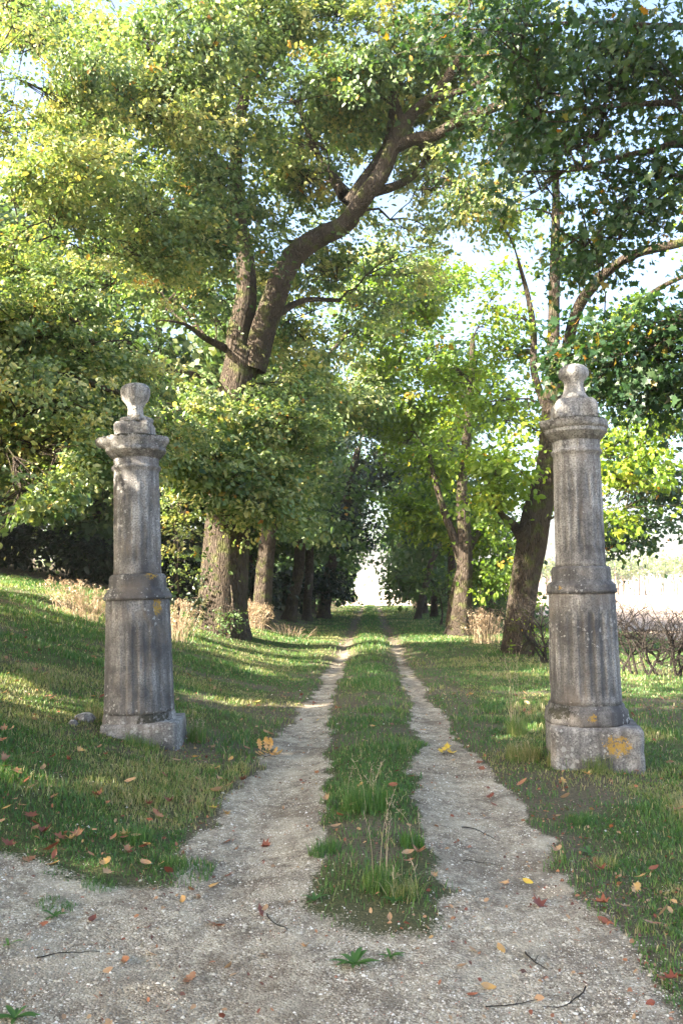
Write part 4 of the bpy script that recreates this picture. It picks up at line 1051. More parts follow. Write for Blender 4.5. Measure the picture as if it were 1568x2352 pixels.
def gate_pillar(side):
    RIGHT = side == 'r'
    if RIGHT:
        P = at(1348, 1700, 8.0); rot = (R(0.3), R(-0.7), 0); m = STONE_R
        lab = "weathered round stone gate pillar on a square lichened plinth, right of the track"
    else:
        P = at(322, 1660, 8.1); rot = (R(-.5), R(-2.2), 0); m = STONE_L
        lab = "leaning weathered stone gate pillar with a broken cap, left of the track"
    gz = float(terrain(P[0], P[1]))
    o = empty("gate_pillar", (P[0], P[1], gz), rot)
    tag(o, lab, "gate pillar", "pair of stone gate pillars")
    a_front = -math.pi / 2
    def near(a0, z0, ra, rz):
        return lambda a, z: np.exp(-(((np.angle(np.exp(1j * (a - a0)))) / ra) ** 2 + ((z - z0) / rz) ** 2) ** 2)
    if RIGHT:
        b = 0.005
        pl = block("plinth", .81, .81, -.25, .375, o, m, rot=R(-8), seed=3, bevel=.03, rough=.012, off=(.05, 0),
              orange=lambda V: 1.0 * np.exp(-(((V[:, 0] - .16) / .17) ** 2 + ((V[:, 2] - .22) / .13) ** 2) ** 2) * (V[:, 1] < 0) + .8 * np.exp(-(((V[:, 0] - .44) / .06) ** 2 + ((V[:, 2] - .2) / .14) ** 2) ** 2))
        lathe("base", [(.375, .372), (.40, .378), (.50, .366), (.515, .345), (.555, .333)], o, STONE_D, segs=96, seed=4, facets=8, squareness=.9, rot=R(22), rough=.008,
              orange=near(a_front - .1, .46, .16, .06), moss=near(a_front - 1.0, .50, .6, .10))
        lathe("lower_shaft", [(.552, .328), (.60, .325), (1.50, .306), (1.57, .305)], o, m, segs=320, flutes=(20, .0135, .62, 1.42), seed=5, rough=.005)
        lathe("moulding", [(1.57, .310), (1.572, .322), (1.61, .326), (1.614, .314), (1.635, .318), (1.652, .312), (1.66, .292), (1.676, .290), (1.68, .276), (1.79, .270), (1.81, .266), (1.822, .250)], o, STONE_D, seed=6, rough=.006,
              orange=near(a_front - .9, 1.62, .10, .03))
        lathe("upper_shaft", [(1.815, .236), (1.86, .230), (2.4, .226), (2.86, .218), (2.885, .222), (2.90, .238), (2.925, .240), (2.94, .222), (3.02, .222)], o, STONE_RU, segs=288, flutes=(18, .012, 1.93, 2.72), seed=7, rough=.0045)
        def chipc(a, z): return 1 - .10 * sstep(.2, .9, np.cos(a - (a_front + 1.3))) * sstep(3.15, 3.2, z) + .10 * np.exp(-((np.angle(np.exp(1j * (a - math.pi - .15)))) / .16) ** 2) * sstep(3.12, 3.16, z)
        lathe("capital", [(3.02, .228), (3.045, .236), (3.047, .252), (3.062, .254), (3.064, .262), (3.082, .266), (3.084, .280), (3.10, .290), (3.125, .292), (3.132, .284), (3.137, .304), (3.165, .312), (3.19, .326), (3.208, .330), (3.216, .322)], o, STONE_RU, seed=8, rough=.007, chip=chipc,
              moss=near(a_front, 3.22, 1.6, .03))
        block("cap_block", .40, .40, 3.212, 3.42, o, STONE_RU, rot=R(-4), seed=9, bevel=.025, rough=.014, shoulder=.14, off=(-.01, 0), moss=lambda V: .9 * np.exp(-((V[:, 2] - 3.22) / .035) ** 2))
        lathe("finial", [(3.42, .140), (3.445, .140), (3.465, .122), (3.50, .100), (3.56, .088), (3.61, .094), (3.64, .122), (3.665, .140), (3.70, .144), (3.735, .134), (3.765, .100), (3.78, .05)], o, STONE_RU, segs=64, seed=10, rough=.009,
              chip=lambda a, z: 1 + .06 * np.sin(a * 3 + 1) * sstep(3.65, 3.7, z))
    else:
        block("plinth", .72, .72, -.40, .150, o, m, rot=R(5), seed=13, bevel=.012, rough=.010, off=(.05, .0), moss=lambda V: .45 * np.exp(-((V[:, 2] - .165) / .04) ** 2))
        lathe("base", [(.06, .352), (.12, .352), (.17, .348), (.20, .342), (.235, .334)], o, m, segs=96, seed=14, facets=8, squareness=.9, rot=R(10), rough=.014,
              chip=lambda a, z: 1 - .05 * sstep(.3, .9, np.cos(a - (a_front + .6))), moss=near(a_front + .7, .18, .7, .12))
        z = -.03
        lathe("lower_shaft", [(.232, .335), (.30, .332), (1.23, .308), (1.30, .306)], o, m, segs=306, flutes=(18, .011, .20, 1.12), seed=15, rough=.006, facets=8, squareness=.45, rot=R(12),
              orange=near(a_front + .9, 1.22, .25, .12))
        lathe("moulding", [(1.30, .312), (1.302, .326), (1.335, .330), (1.34, .318), (1.36, .318), (1.385, .296), (1.40, .294), (1.405, .276), (1.51, .272), (1.53, .268), (1.548, .250)], o, STONE_D, seed=16, rough=.007,
              orange=near(a_front + .75, 1.52, .35, .05))
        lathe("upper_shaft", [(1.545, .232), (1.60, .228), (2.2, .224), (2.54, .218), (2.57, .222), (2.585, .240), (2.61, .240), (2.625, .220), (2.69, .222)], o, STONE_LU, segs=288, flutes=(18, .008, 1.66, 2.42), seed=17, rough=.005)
        def chipl(a, z):
            w = sstep(2.80, 2.83, z)
            return 1 + w * (.24 * np.exp(-((np.angle(np.exp(1j * (a - math.pi)))) / .45) ** 2) + .06 * np.exp(-((np.angle(np.exp(1j * a))) / .35) ** 2)
                            - .12 * np.exp(-((np.angle(np.exp(1j * (a - a_front - .9)))) / .30) ** 2) - .06 * sstep(.5, .8, vnoise(a * 2.5, 1, 4)))
        lathe("capital", [(2.69, .228), (2.71, .236), (2.712, .252), (2.728, .256), (2.73, .266), (2.75, .272), (2.752, .286), (2.785, .296), (2.79, .284), (2.80, .290), (2.83, .304), (2.85, .322), (2.89, .330), (2.902, .322)], o, STONE_LU, seed=18, rough=.008, chip=chipl,
              moss=near(a_front + .2, 2.90, 1.8, .025))
        block("cap_block", .35, .33, 2.90, 3.06, o, STONE_LU, rot=R(3), seed=19, bevel=.022, rough=.020, off=(-.01, 0), moss=lambda V: .75 * np.exp(-((V[:, 2] - 3.07) / .05) ** 2) + .7 * np.exp(-((V[:, 2] - 2.9) / .02) ** 2))
        block("cap_step", .25, .24, 3.06, 3.115, o, STONE_LU, rot=R(-20), seed=20, bevel=.015, rough=.016, off=(.01, 0), moss=lambda V: np.full(len(V), .35))
        lathe("finial", [(3.10, .090), (3.15, .078), (3.20, .072), (3.23, .078), (3.26, .100), (3.30, .128), (3.345, .143), (3.39, .144), (3.425, .132), (3.45, .105), (3.465, .055)], o, STONE_LU, segs=64, seed=21, rough=.012,
              chip=lambda a, z: 1 + .10 * sstep(3.27, 3.33, z) * np.sin(a * 2 + 2.6), moss=lambda a, z: .55 * (z < 3.23))
    return o
gate_pillar('l')
gate_pillar('r')

# ------------------------------------------------------------------ grass
def blades(name, P, H, W, tint, lean, rng, mat=GRASS, parent=None, origin=None):
    n = len(P)
    th = rng.uniform(0, 2 * math.pi, n)
    d = np.stack([np.cos(th), np.sin(th), np.zeros(n)], 1)
    s = np.stack([-np.sin(th + rng.normal(0, .6, n)), np.cos(th + rng.normal(0, .6, n)), np.zeros(n)], 1)
    l = (lean * rng.uniform(.2, 1.3, n) * H)[:, None]
    H_, W_ = H[:, None], W[:, None]
    up = np.array([0, 0, 1.0])
    b0, b1 = P - s * W_ / 2, P + s * W_ / 2
    m = P + d * l * .35 + up * H_ * .6
    m0, m1 = m - s * W_ * .38, m + s * W_ * .38
    tip = P + d * l + up * H_ * (1 - .25 * lean)
    V = np.stack([b0, b1, m1, m0, tip], 1).reshape(-1, 3)
    if origin is not None: V = V - origin
    i = np.arange(n)[:, None] * 5
    loops = np.concatenate([(i + [0, 1, 2, 3]), (i + [3, 2, 4])], 1).ravel()
    totals = np.tile([4, 3], n)
    return build(name, V, loops=loops, totals=totals, mat=mat, parent=parent, attrs={"tint": np.repeat(tint, 5)})

def make_grass():
    rng = np.random.default_rng(101)
    n = 620000
    y = 2.6 * np.exp(rng.random(n) * math.log(95 / 2.6))
    cx = -math.tan(_y) * y
    half = .47 * y + .8
    x = cx + rng.uniform(-1, 1, n) * half
    g, dm, f = gravel_mask(x, y), dirt_mask(x, y), field_mask(x, y)
    dens = np.clip(1 - g * 1.5, 0, 1) * (1 - .86 * dm) * (1 - f)
    clump = fbm(x * 2.2, y * 2.2, 61)
    dens *= .35 + .9 * sstep(.32, .58, clump)
    dens *= np.where(np.abs(x) < .55, .20 + .80 * sstep(4.1, 6.3, y - 1.6 * np.abs(x) + 1.6 * (fbm(x * 4, y * 4, 68) - .5)), 1)
    # sparse tufts in the left part of the forecourt
    dens = np.maximum(dens, .60 * sstep(.52, .66, fbm(x * 1.8, y * 1.8, 63)) * (y < 5) * (x < -.9) * sstep(3.4, 4.2, y))
    dens *= 1 - .8 * sstep(5, 7, -x - 1.2) * sstep(24, 27, y)      # under the wood on the bank
    k = rng.random(n) < dens
    x, y = x[k], y[k]; n = len(x)
    P = np.stack([x, y, terrain(x, y) - .004], 1)
    dist = np.hypot(x, y)
    hm = .7 + .9 * sstep(.35, .7, fbm(x * 1.3, y * 1.3, 62))
    H = rng.uniform(.022, .058, n) * hm * (1 + dist / 60)
    near_strip = np.exp(-(x / .42) ** 2) * (y > 4)
    H *= 1 + .25 * near_strip
    H *= .55 + .45 * sstep(4.2, 5.2, y + .8 * (fbm(x * 3, y * 3, 66) - .5))
    W = rng.uniform(.0022, .0042, n) * (1 + dist / 7.0)
    patch = fbm(x * .8, y * .8, 64); p2 = fbm(x * 3, y * 3, 65)
    base = .14 + 60 * .01 * sstep(.41, .64, patch * .6 + p2 * .4) * (1 - .75 * near_strip)
    t = np.clip(base + rng.normal(0, .16, n), 0, .92)
    t = np.where(rng.random(n) < .09, rng.uniform(.74, 1, n), t)
    o = blades("grass", P, H, W, t, .75, rng)
    tag(o, "short green and straw-coloured grass of the verges and centre strip", "grass", kind="stuff")
make_grass()

def grass_tuft(label, px, py, hgt, rad, n, tint, seed, width=.004, stalks=0, stalk_h=.5, lean=.55):
    rng = np.random.default_rng(seed)
    G = ground_at(px, py)
    gz = float(terrain(G[0], G[1]))
    o = empty("grass_tuft", (G[0], G[1], gz)); tag(o, label, "grass tuft", "taller grass tufts")
    a = rng.uniform(0, 6.28, n); r = rad * np.sqrt(rng.random(n)) * .6
    X, Y = G[0] + np.cos(a) * r, G[1] + np.sin(a) * r
    P = np.stack([X, Y, terrain(X, Y) - .005], 1)
    H = hgt * rng.uniform(.4, 1.05, n)
    t = np.clip(rng.normal(tint, .16, n), 0, 1)
    blades("blades", P, H, np.full(n, width) * rng.uniform(.6, 1.2, n), t, lean, rng, parent=o, origin=np.array([G[0], G[1], gz]))
    if stalks:
        st = Acc()
        for k in range(stalks):
            b = np.array([rng.normal(0, rad * .25), rng.normal(0, rad * .25), 0])
            h = stalk_h * rng.uniform(.6, 1.05); l = rng.normal(size=2) * .16 * h
            p = spline([b, b + (l[0] * .35, l[1] * .35, h * .6), b + (l[0] * 1.2, l[1] * 1.2, h)], h / 6)
            st.tube(p, np.linspace(.0017, .0008, len(p)), 3, cap=False, a=.85)
            for q in range(9):
                s = p[-1] + (p[-3] - p[-1]) * rng.random()
                st.tube([s, s + rng.normal(size=3) * .012 + (0, 0, .01)], .0012, 3, cap=False, a=.95)
        st.build("seed_stalks", DRY, o)
grass_tuft("largest bluish grass tuft in the middle of the centre strip", 840, 1860, .24, .26, 620, .32, 1, stalks=7, stalk_h=.36)
grass_tuft("tuft with one very tall dry stalk, front end of the centre strip", 872, 2040, .17, .16, 260, .40, 2, stalks=4, stalk_h=.50)
grass_tuft("spreading yellowish tuft at the very front end of the centre strip", 925, 2060, .15, .16, 200, .66, 3, stalks=2, stalk_h=.2, lean=1.0)
grass_tuft("broad-bladed bright green tuft at the right edge of the centre strip", 945, 1945, .13, .12, 110, .25, 4, width=.009, stalks=2, stalk_h=.28)
grass_tuft("tall grass against the right foot of the left pillar", 452, 1705, .26, .16, 200, .5, 5, stalks=8, stalk_h=.36)
grass_tuft("straw-coloured tuft beside the left corner of the right plinth", 1200, 1745, .24, .28, 520, .74, 6, stalks=3, stalk_h=.3, lean=.9)
grass_tuft("very tall seeding stalks left of the right pillar", 1185, 1690, .30, .18, 260, .62, 7, stalks=12, stalk_h=.95)
grass_tuft("long grass along the front foot of the right plinth", 1290, 1762, .22, .22, 420, .66, 8)
grass_tuft("long grass at the right corner of the right plinth", 1450, 1755, .22, .25, 420, .62, 9)
grass_tuft("grass growing in front of the middle of the right plinth", 1370, 1770, .20, .24, 420, .6, 19)
grass_tuft("dense grass in front of the left pillar's sunken plinth", 330, 1712, .13, .28, 380, .48, 10)
grass_tuft("brown dry tuft left of the left pillar's foot", 225, 1650, .20, .22, 260, .78, 11, stalks=4, stalk_h=.3)
grass_tuft("green tuft on the grass left of the left rut's wide mouth", 310, 1930, .12, .20, 300, .25, 12)
grass_tuft("thin grass tuft at the gravel's edge, near left", 400, 1990, .10, .14, 160, .35, 13)
grass_tuft("green tuft on the bare earth right of the right rut", 1330, 1890, .09, .18, 230, .15, 14)
grass_tuft("pale tuft where the bare earth meets the right-hand verge", 1390, 1990, .10, .12, 120, .7, 15)
grass_tuft("small green tuft in the forecourt's left gravel", 130, 2085, .045, .16, 170, .25, 16, lean=1.0)
grass_tuft("small mossy tuft in the forecourt, right of another", 230, 2035, .05, .16, 200, .22, 17)
grass_tuft("dark green tufty grass near the centre strip's left edge", 745, 1960, .11, .16, 260, .18, 18)

def rosette(label, px, py, ln, n, seed, tint=.2):
    rng = np.random.default_rng(seed)
    G = ground_at(px, py); gz = float(terrain(G[0], G[1]))
    o = empty("weed_rosette", (G[0], G[1], gz)); tag(o, label, "weed", "small broad-leaved weeds in the gravel")
    V, Fc, T = [], [], []
    for i in range(n):
        a = i * 2.4 + rng.normal(0, .2); l = ln * rng.uniform(.6, 1.1); w = l * .11
        d = np.array([math.cos(a), math.sin(a)]); s = np.array([-d[1], d[0]])
        el = rng.uniform(.15, .8)
        prev = None; q = 5
        for k in range(q + 1):
            f = k / q
            ww = w * math.sin(math.pi * min(.97, .12 + .85 * f)) + .0015
            r = l * f; z = .006 + l * el * (math.sin(f * 1.9) * .55)
            c = d * r
            i0 = len(V)
            V += [(c[0] - s[0] * ww, c[1] - s[1] * ww, z + .25 * ww), (c[0], c[1], z), (c[0] + s[0] * ww, c[1] + s[1] * ww, z + .25 * ww)]
            if k: Fc += [[i0 - 3, i0 - 2, i0 + 1, i0], [i0 - 2, i0 - 1, i0 + 2, i0 + 1]]
            T += [tint + .1 * math.sin(i)] * 3
    build("leaves", V, faces=Fc, mat=GRASS, parent=o, attrs={"tint": T})
rosette("largest green weed rosette, in the gravel below the centre strip", 812, 2220, .105, 13, 1)
rosette("small weed just right of the largest rosette", 897, 2203, .06, 9, 2)
rosette("round-leaved weed below the tall dry stalk of the centre strip", 905, 2075, .08, 10, 3, .1)
rosette("flat weed beside the left side of the centre strip's front end", 722, 2072, .07, 10, 4, .15)
rosette("tiny weed in the gravel near the left edge of the forecourt", 125, 2108, .06, 9, 5, .15)
rosette("weed cut by the left bottom corner of the view", 35, 2345, .09, 9, 6, .05)
rosette("single upright green weed leaf near the left edge of the gravel", 20, 2178, .06, 3, 7, .35)
rosette("small bright weed at the right edge of the bare earth", 1355, 1965, .08, 12, 8, .2)

# ------------------------------------------------------------------ pebbles
def make_pebbles():
    rng = np.random.default_rng(111)
    n = 170000
    y = 2.7 * np.exp(rng.random(n) ** 1.25 * math.log(14 / 2.7))
    x = -math.tan(_y) * y + rng.uniform(-1, 1, n) * (.46 * y + .4)
    g = gravel_mask(x, y)
    k = rng.random(n) < np.clip(g * 1.15, .045, 1) * (.25 + 1.1 * sstep(.35, .62, fbm(x * 2.4, y * 2.4, 71)))
    x, y = x[k], y[k]; n = len(x)
    z = terrain(x, y)
    s = .0027 * np.exp(rng.normal(0, .42, n)) * (1 + y / 14)
    s = np.where(rng.random(n) < .05, s * 1.7, s); s = np.where(rng.random(n) < .008, s * 2.4, s)
    s = np.minimum(s, .011 * (1 + y / 20))
    T = np.array([(1, 0, 0), (.3, .95, 0), (-.8, .6, 0), (-.8, -.6, 0), (.3, -.95, 0), (.25, .1, .62), (-.3, -.15, .5)], np.float32)
    Fs = [[0, 1, 5], [1, 2, 5], [2, 6, 5], [2, 3, 6], [3, 4, 6], [4, 5, 6], [4, 0, 5]]
    a = rng.uniform(0, 6.28, n); st = rng.uniform(.7, 1.3, n)
    c, sn = np.cos(a)[:, None], np.sin(a)[:, None]
    tx, ty = T[None, :, 0] * st[:, None], T[None, :, 1] / st[:, None]
    jit = rng.uniform(.8, 1.2, (n, 7))
    X = x[:, None] + (tx * c - ty * sn) * s[:, None] * jit
    Y = y[:, None] + (tx * sn + ty * c) * s[:, None] * jit
    Z = z[:, None] + (T[None, :, 2] * rng.uniform(.8, 1.6, n)[:, None] - .15) * s[:, None]
    V = np.stack([X, Y, Z], -1).reshape(-1, 3)
    loops = (np.arange(n)[:, None] * 7 + np.array(Fs).ravel()[None]).ravel()
    t = np.clip(rng.normal(.52, .25, n), 0, .95)
    t = np.where(rng.random(n) < .02, 1.0, t); t = np.where((rng.random(n) < .03), .97, t)
    o = build("gravel", V, loops=loops, totals=np.full(n * 7, 3), mat=PEBBLE, attrs={"tint": np.repeat(t, 7)})
    tag(o, "loose pale limestone pebbles over the forecourt and ruts", "gravel", kind="stuff")
make_pebbles()

# ------------------------------------------------------------------ fallen leaves
def leaf_shape(kind, curl, seed):
    """a dry leaf lying on the ground, one closed-edged mesh of unit length about its middle"""
    rng = np.random.default_rng(seed)
    if kind == 'maple':
        tips = [(-90, .28), (-150, .62), (-172, .36), (165, .80), (140, .46), (118, .72), (105, .55), (90, 1.0), (75, .55), (62, .72), (40, .46), (15, .80), (-8, .36), (-30, .62)]
        ring = [(math.cos(R(a)) * r * .62, math.sin(R(a)) * r * .62) for a, r in tips]
    elif kind == 'oak':
        h = [(-.50, .02), (-.38, .07), (-.28, .20), (-.18, .11), (-.05, .26), (.06, .13), (.18, .29), (.30, .13), (.40, .17), (.50, .04)]
        ring = [(-w, y) for y, w in h] + [(w, y) for y, w in reversed(h)]
    else:
        h = [(-.5, .01), (-.3, .16), (-.05, .24), (.2, .20), (.4, .09), (.5, .01)]
        ring = [(-w, y) for y, w in h] + [(w, y) for y, w in reversed(h)]
    ring = np.array(ring)
    n = len(ring)
    def z(x, y): return curl * (1.1 * x * x + .55 * y * y) + .05 * curl * math.sin(9 * x + seed) + .10 * curl * x * y * 3 + .02
    rings = [ring, ring * .55]
    V = [(p[0], p[1], z(p[0], p[1])) for r_ in rings for p in r_] + [(0, 0, z(0, 0))]
    F_ = []
    for i in range(n):
        j = (i + 1) % n
        F_.append([i, j, n + j, n + i]); F_.append([n + i, n + j, 2 * n])
    me_v = np.array(V)
    return me_v, F_

def stalked(kind, curl, seed, tint, mat=LITTER, name="fallen_leaf"):
    V, F_ = leaf_shape(kind, curl, seed)
    rng = np.random.default_rng(seed + 5)
    # the stalk, a thin two-sided strip
    b = len(V)
    y0 = V[:, 1].min()
    x2 = rng.uniform(-.15, .15)
    sp = [(-.008, y0 * .7, .02), (.008, y0 * .7, .02), (.012 + x2 * .5, y0 - .16, .05), (-.006 + x2 * .5, y0 - .16, .05), (.008 + x2, y0 - .34, .06), (-.004 + x2, y0 - .34, .06)]
    V = np.vstack([V, sp])
    F_ = F_ + [[b, b + 1, b + 2, b + 3], [b + 3, b + 2, b + 4, b + 5]]
    t = np.clip(tint + .05 * np.sin(V[:, 0] * 9 + V[:, 1] * 7), 0, 1)
    return build(name, V, faces=F_, mat=mat, attrs={"tint": t})

TINTS = {"dark red": .22, "reddish brown": .36, "brown": .56, "tan": .70, "orange": .80, "yellow": .95, "dark brown": .06}
PROTO = {}
def leaf_proto(kind, colour, v):
    key = (kind, colour, v)
    if key not in PROTO:
        PROTO[key] = stalked(kind, .35 + .5 * v, hash((kind, v)) % 97 if False else (len(kind) * 7 + v * 13), TINTS[colour]).data
        bpy.data.objects.remove([o for o in bpy.data.objects if o.data == PROTO[key]][0])
    return PROTO[key]

RNG = random.Random(5)
def put_leaf(px, py, kind, colour, cm, label, group=None, tilt=None, G=None, rz=None):
    G = ground_at(px, py) if G is None else G
    z = float(terrain(G[0], G[1]))
    o = bpy.data.objects.new("fallen_leaf", leaf_proto(kind, colour, RNG.randint(0, 2)))
    grass = float(gravel_mask(np.array([G[0]]), np.array([G[1]]))[0]) < .4
    o.location = (G[0], G[1], z + (.036 if grass else .004))
    o.scale = (cm / 100,) * 3
    tl = tilt if tilt is not None else .22
    o.rotation_euler = (RNG.gauss(0, tl), RNG.gauss(0, tl), RNG.uniform(0, 6.28) if rz is None else rz)
    col.objects.link(o)
    tag(o, label, "fallen leaf", group)
    return o

NAMED = [
 (607, 952 * 1 + 993, 'maple', 'dark red', 10, "dark red leaf lying inside the left rut, mid-gravel"),
 (555, 1792, 'maple', 'dark red', 9, "dark red leaf on the verge left of the left rut"),
 (500, 1773, 'maple', 'orange', 9, "orange leaf standing in the verge left of the left rut"),
 (505, 1800, 'oval', 'tan', 8, "tan leaf just below the orange one in the left verge"),
 (492, 1868, 'maple', 'yellow', 9, "yellow leaf at the left rut's outer edge, left of a pair"),
 (520, 1870, 'maple', 'orange', 9, "orange-yellow leaf at the left rut's outer edge, right of a pair"),
 (388, 1852, 'maple', 'dark red', 11, "large dark red leaf curled in the left verge"),
 (70, 1890, 'maple', 'dark red', 12, "large dark red leaf near the left edge of the grass"),
 (60, 1805, 'maple', 'reddish brown', 10, "brown-red leaf in the sunny yellow patch at the left edge"),
 (100, 1925, 'maple', 'dark red', 11, "upper red leaf of the heap at the left gravel edge"),
 (140, 1940, 'maple', 'reddish brown', 11, "right reddish leaf of the heap at the left gravel edge"),
 (118, 1962, 'oval', 'reddish brown', 10, "lower red-brown leaf of the heap at the left gravel edge"),
 (18, 1958, 'maple', 'dark red', 12, "dark red leaf cut by the left edge of view"),
 (290, 1932, 'maple', 'orange', 9, "bright orange leaf near the green tuft by the gravel edge"),
 (260, 1940, 'oval', 'brown', 8, "brown leaf just left of the bright orange one near the gravel edge"),
 (240, 1998, 'oak', 'orange', 9, "orange oak leaf at the grass and gravel border"),
 (420, 2072, 'oval', 'orange', 7, "lone orange leaf on the forecourt gravel, left of the rut mouth"),
 (455, 2062, 'oval', 'brown', 7, "brown leaf right of the lone orange leaf on the forecourt"),
 (520, 1937, 'oak', 'reddish brown', 9, "red-brown leaf on the left edge of the rut's gravel mouth"),
 (370, 2000, 'oval', 'orange', 7, "small orange leaf by the green tuft at the gravel edge"),
 (120, 1750, 'oval', 'reddish brown', 8, "reddish leaf on the bank in front of the left pillar"),
 (300, 1805, 'oval', 'tan', 9, "curled tan leaf in the grass below the left pillar"),
 (1238, 2083, 'maple', 'dark red', 11, "large crimson maple leaf lying on the gravel of the right rut mouth"),
 (1385, 2092, 'maple', 'reddish brown', 12, "large reddish maple leaf on dark earth at the right"),
 (1430, 2100, 'oak', 'tan', 9, "tan lobed leaf right of the large reddish maple leaf"),
 (1212, 2030, 'oval', 'yellow', 7, "pale yellow oval leaf on the gravel of the right rut"),
 (1160, 2032, 'oval', 'tan', 7, "tan leaf left of the pale yellow oval leaf"),
 (1105, 1768, 'maple', 'reddish brown', 10, "red leaf at the outer edge of the right rut, upper one"),
 (1100, 1752, 'oval', 'reddish brown', 8, "small red-brown leaf just above the red one at the right rut"),
 (1120, 1812, 'oval', 'dark red', 8, "dark red leaf on the right rut's gravel, below the upper red one"),
 (1125, 1832, 'oak', 'dark red', 8, "dark red leaf on the right rut's gravel, lower of two"),
 (1135, 1850, 'oval', 'dark red', 7, "dark red leaf at the right rut where the bare earth begins"),
 (1350, 1790, 'maple', 'orange', 10, "orange-red leaf in the grass below the right plinth"),
 (1285, 1805, 'oval', 'orange', 8, "light orange leaf in the grass left below the right plinth"),
 (1290, 1935, 'oval', 'tan', 8, "tan leaf on the bare earth right of the right rut"),
 (1380, 2010, 'maple', 'dark red', 9, "dark red leaf on the verge right of the bare earth"),
 (1470, 2030, 'maple', 'orange', 9, "orange leaf on the dark verge near the right edge"),
 (1500, 2010, 'oval', 'reddish brown', 8, "reddish leaf just above the orange one near the right edge"),
 (1150, 2182, 'oval', 'orange', 7, "orange leaf lying on the gravel below the crimson maple leaf"),
 (1120, 2272, 'oval', 'orange', 7, "orange-yellow leaf low on the forecourt gravel"),
 (1060, 2225, 'oval', 'tan', 6, "tan leaf on the gravel left of the bent dark twig"),
 (960, 1970, 'maple', 'brown', 11, "large brown leaf at the right edge of the centre strip"),
 (935, 1975, 'oval', 'tan', 9, "tan leaf lodged in the centre strip's front tufts"),
 (905, 2030, 'maple', 'tan', 10, "pale tan curled leaf at the centre strip's front end"),
 (945, 1795, 'oval', 'brown', 8, "brown leaf at the right side of the centre strip, beyond the big tuft"),
 (810, 1860, 'oval', 'tan', 8, "tan leaf inside the big bluish grass tuft"),
 (545, 1950, 'oval', 'brown', 6, "small brown leaf beside the dark red leaf in the left rut"),
 (610, 2118 - 30, 'oval', 'tan', 6, "small tan leaf above the forked twig on the forecourt"),
 (1545, 2330 - 60, 'maple', 'dark red', 9, "dark red leaf in the bottom right corner on dark earth"),
 (1085, 2290, 'oval', 'reddish brown', 5, "small red-brown leaf near the bottom of the forecourt"),
 (1080, 1572 + 28, 'maple', 'orange', 10, "orange leaf in the grass right of the track, beyond the right pillar"),
 (730, 1750 - 95, 'oval', 'yellow', 6, "small yellow leaf at the inner edge of the left rut"),
]
for px, py, kd, cl, cm, lab in NAMED:
    put_leaf(px, py, kd, cl, cm, lab)

# anonymous individual leaves, those nothing tells apart
def scatter_leaves():
    rng = np.random.default_rng(121)
    n = 0; tries = 0
    kinds = {"dark red": "dark red leaves scattered over grass and gravel", "reddish brown": "reddish brown leaves scattered over grass and gravel", "brown": "brown leaves scattered over grass and gravel", "tan": "tan leaves scattered over grass and gravel", "orange": "orange leaves scattered over grass and gravel"}
    while n < 240 and tries < 5000:
        tries += 1
        y = 2.9 * math.exp(rng.random() * math.log(13 / 2.9))
        x = -math.tan(_y) * y + rng.uniform(-1, 1) * .43 * y
        g = float(gravel_mask(np.array([x]), np.array([y]))[0])
        if x > 0 and rng.random() < .35 or rng.random() < .80 * g or abs(x) < .45 and rng.random() < .5: continue
        cl = rng.choice(["dark red", "reddish brown", "brown", "tan", "tan", "brown", "orange"])
        put_leaf(0, 0, rng.choice(['maple', 'oak', 'oval', 'oval']), str(cl), rng.uniform(5, 10.5), f"plain {cl} fallen leaf lying on grass or gravel among many alike", kinds[str(cl)], G=(x, y, 0), tilt=.4)
        n += 1
    # the crumbs and small leaves no one could count
    m = 14000
    y = 2.8 * np.exp(rng.random(m) * math.log(60 / 2.8)); x = -math.tan(_y) * y + rng.uniform(-1, 1, m) * (.46 * y)
    g, d = gravel_mask(x, y), dirt_mask(x, y)
    w = .30 + .7 * d + .45 * sstep(.5, .65, fbm(x * 1.2, y * 1.2, 77)) + sstep(26, 30, y) * (x < -2.4)
    w = w * (1 - .72 * g) * (1 - field_mask(x, y)) * np.where(np.abs(x) < .4, .35, 1)
    k = rng.random(m) < w
    x, y = x[k], y[k]
    P = np.stack([x, y, terrain(x, y) + .012], 1)
    t = np.clip(rng.choice([.05, .12, .25, .45, .55, .68, .70], len(x)) + rng.normal(0, .04, len(x)), 0, 1)
    o = leaf_mesh("leaf_litter", P, .024, t, LITTER, None, rng, LEAF, up=1.5, droop=0)
    tag(o, "small crumbled dead leaves strewn through the grass and gravel", "leaf litter", kind="stuff")
scatter_leaves()

# the two leafy sprigs standing on the ruts
def sprig(name, label, px, py, leaves, colour, seed, size):
    rng = np.random.default_rng(seed)
    G = ground_at(px, py); z = float(terrain(G[0], G[1]))
    o = empty(name, (G[0], G[1], z)); tag(o, label, "fallen sprig")
    st = Acc(); st.tube([(-.02, 0, .01), (.03, .01, .018), (.09, -.01, .012)], [.004, .003, .002], 5); st.build("twig", TWIGM, o)
    for i, (dx, dz, tilt, rz) in enumerate(leaves):
        q = bpy.data.objects.new("leaf", leaf_proto('oak' if colour == 'orange' else 'maple', colour, i % 3))
        q.scale = (size * rng.uniform(.85, 1.1),) * 3
        q.location = (dx, rng.uniform(-.03, .03), dz); q.rotation_euler = (R(tilt), R(rng.uniform(-15, 15)), R(rz))
        q.parent = o; col.objects.link(q)
sprig("oak_sprig", "golden oak sprig with upright leaves at the left rut's outer edge", 612, 1742,
      [(-.07, .12, 80, 12), (0, .14, 85, -5), (.045, .13, 80, -28), (-.045, .035, 20, 60), (0, .04, 15, 80), (.05, .04, 25, 95), (.08, .06, 50, -50), (-.08, .03, 10, 40), (.1, .03, 15, -80)], 'orange', 1, .112)
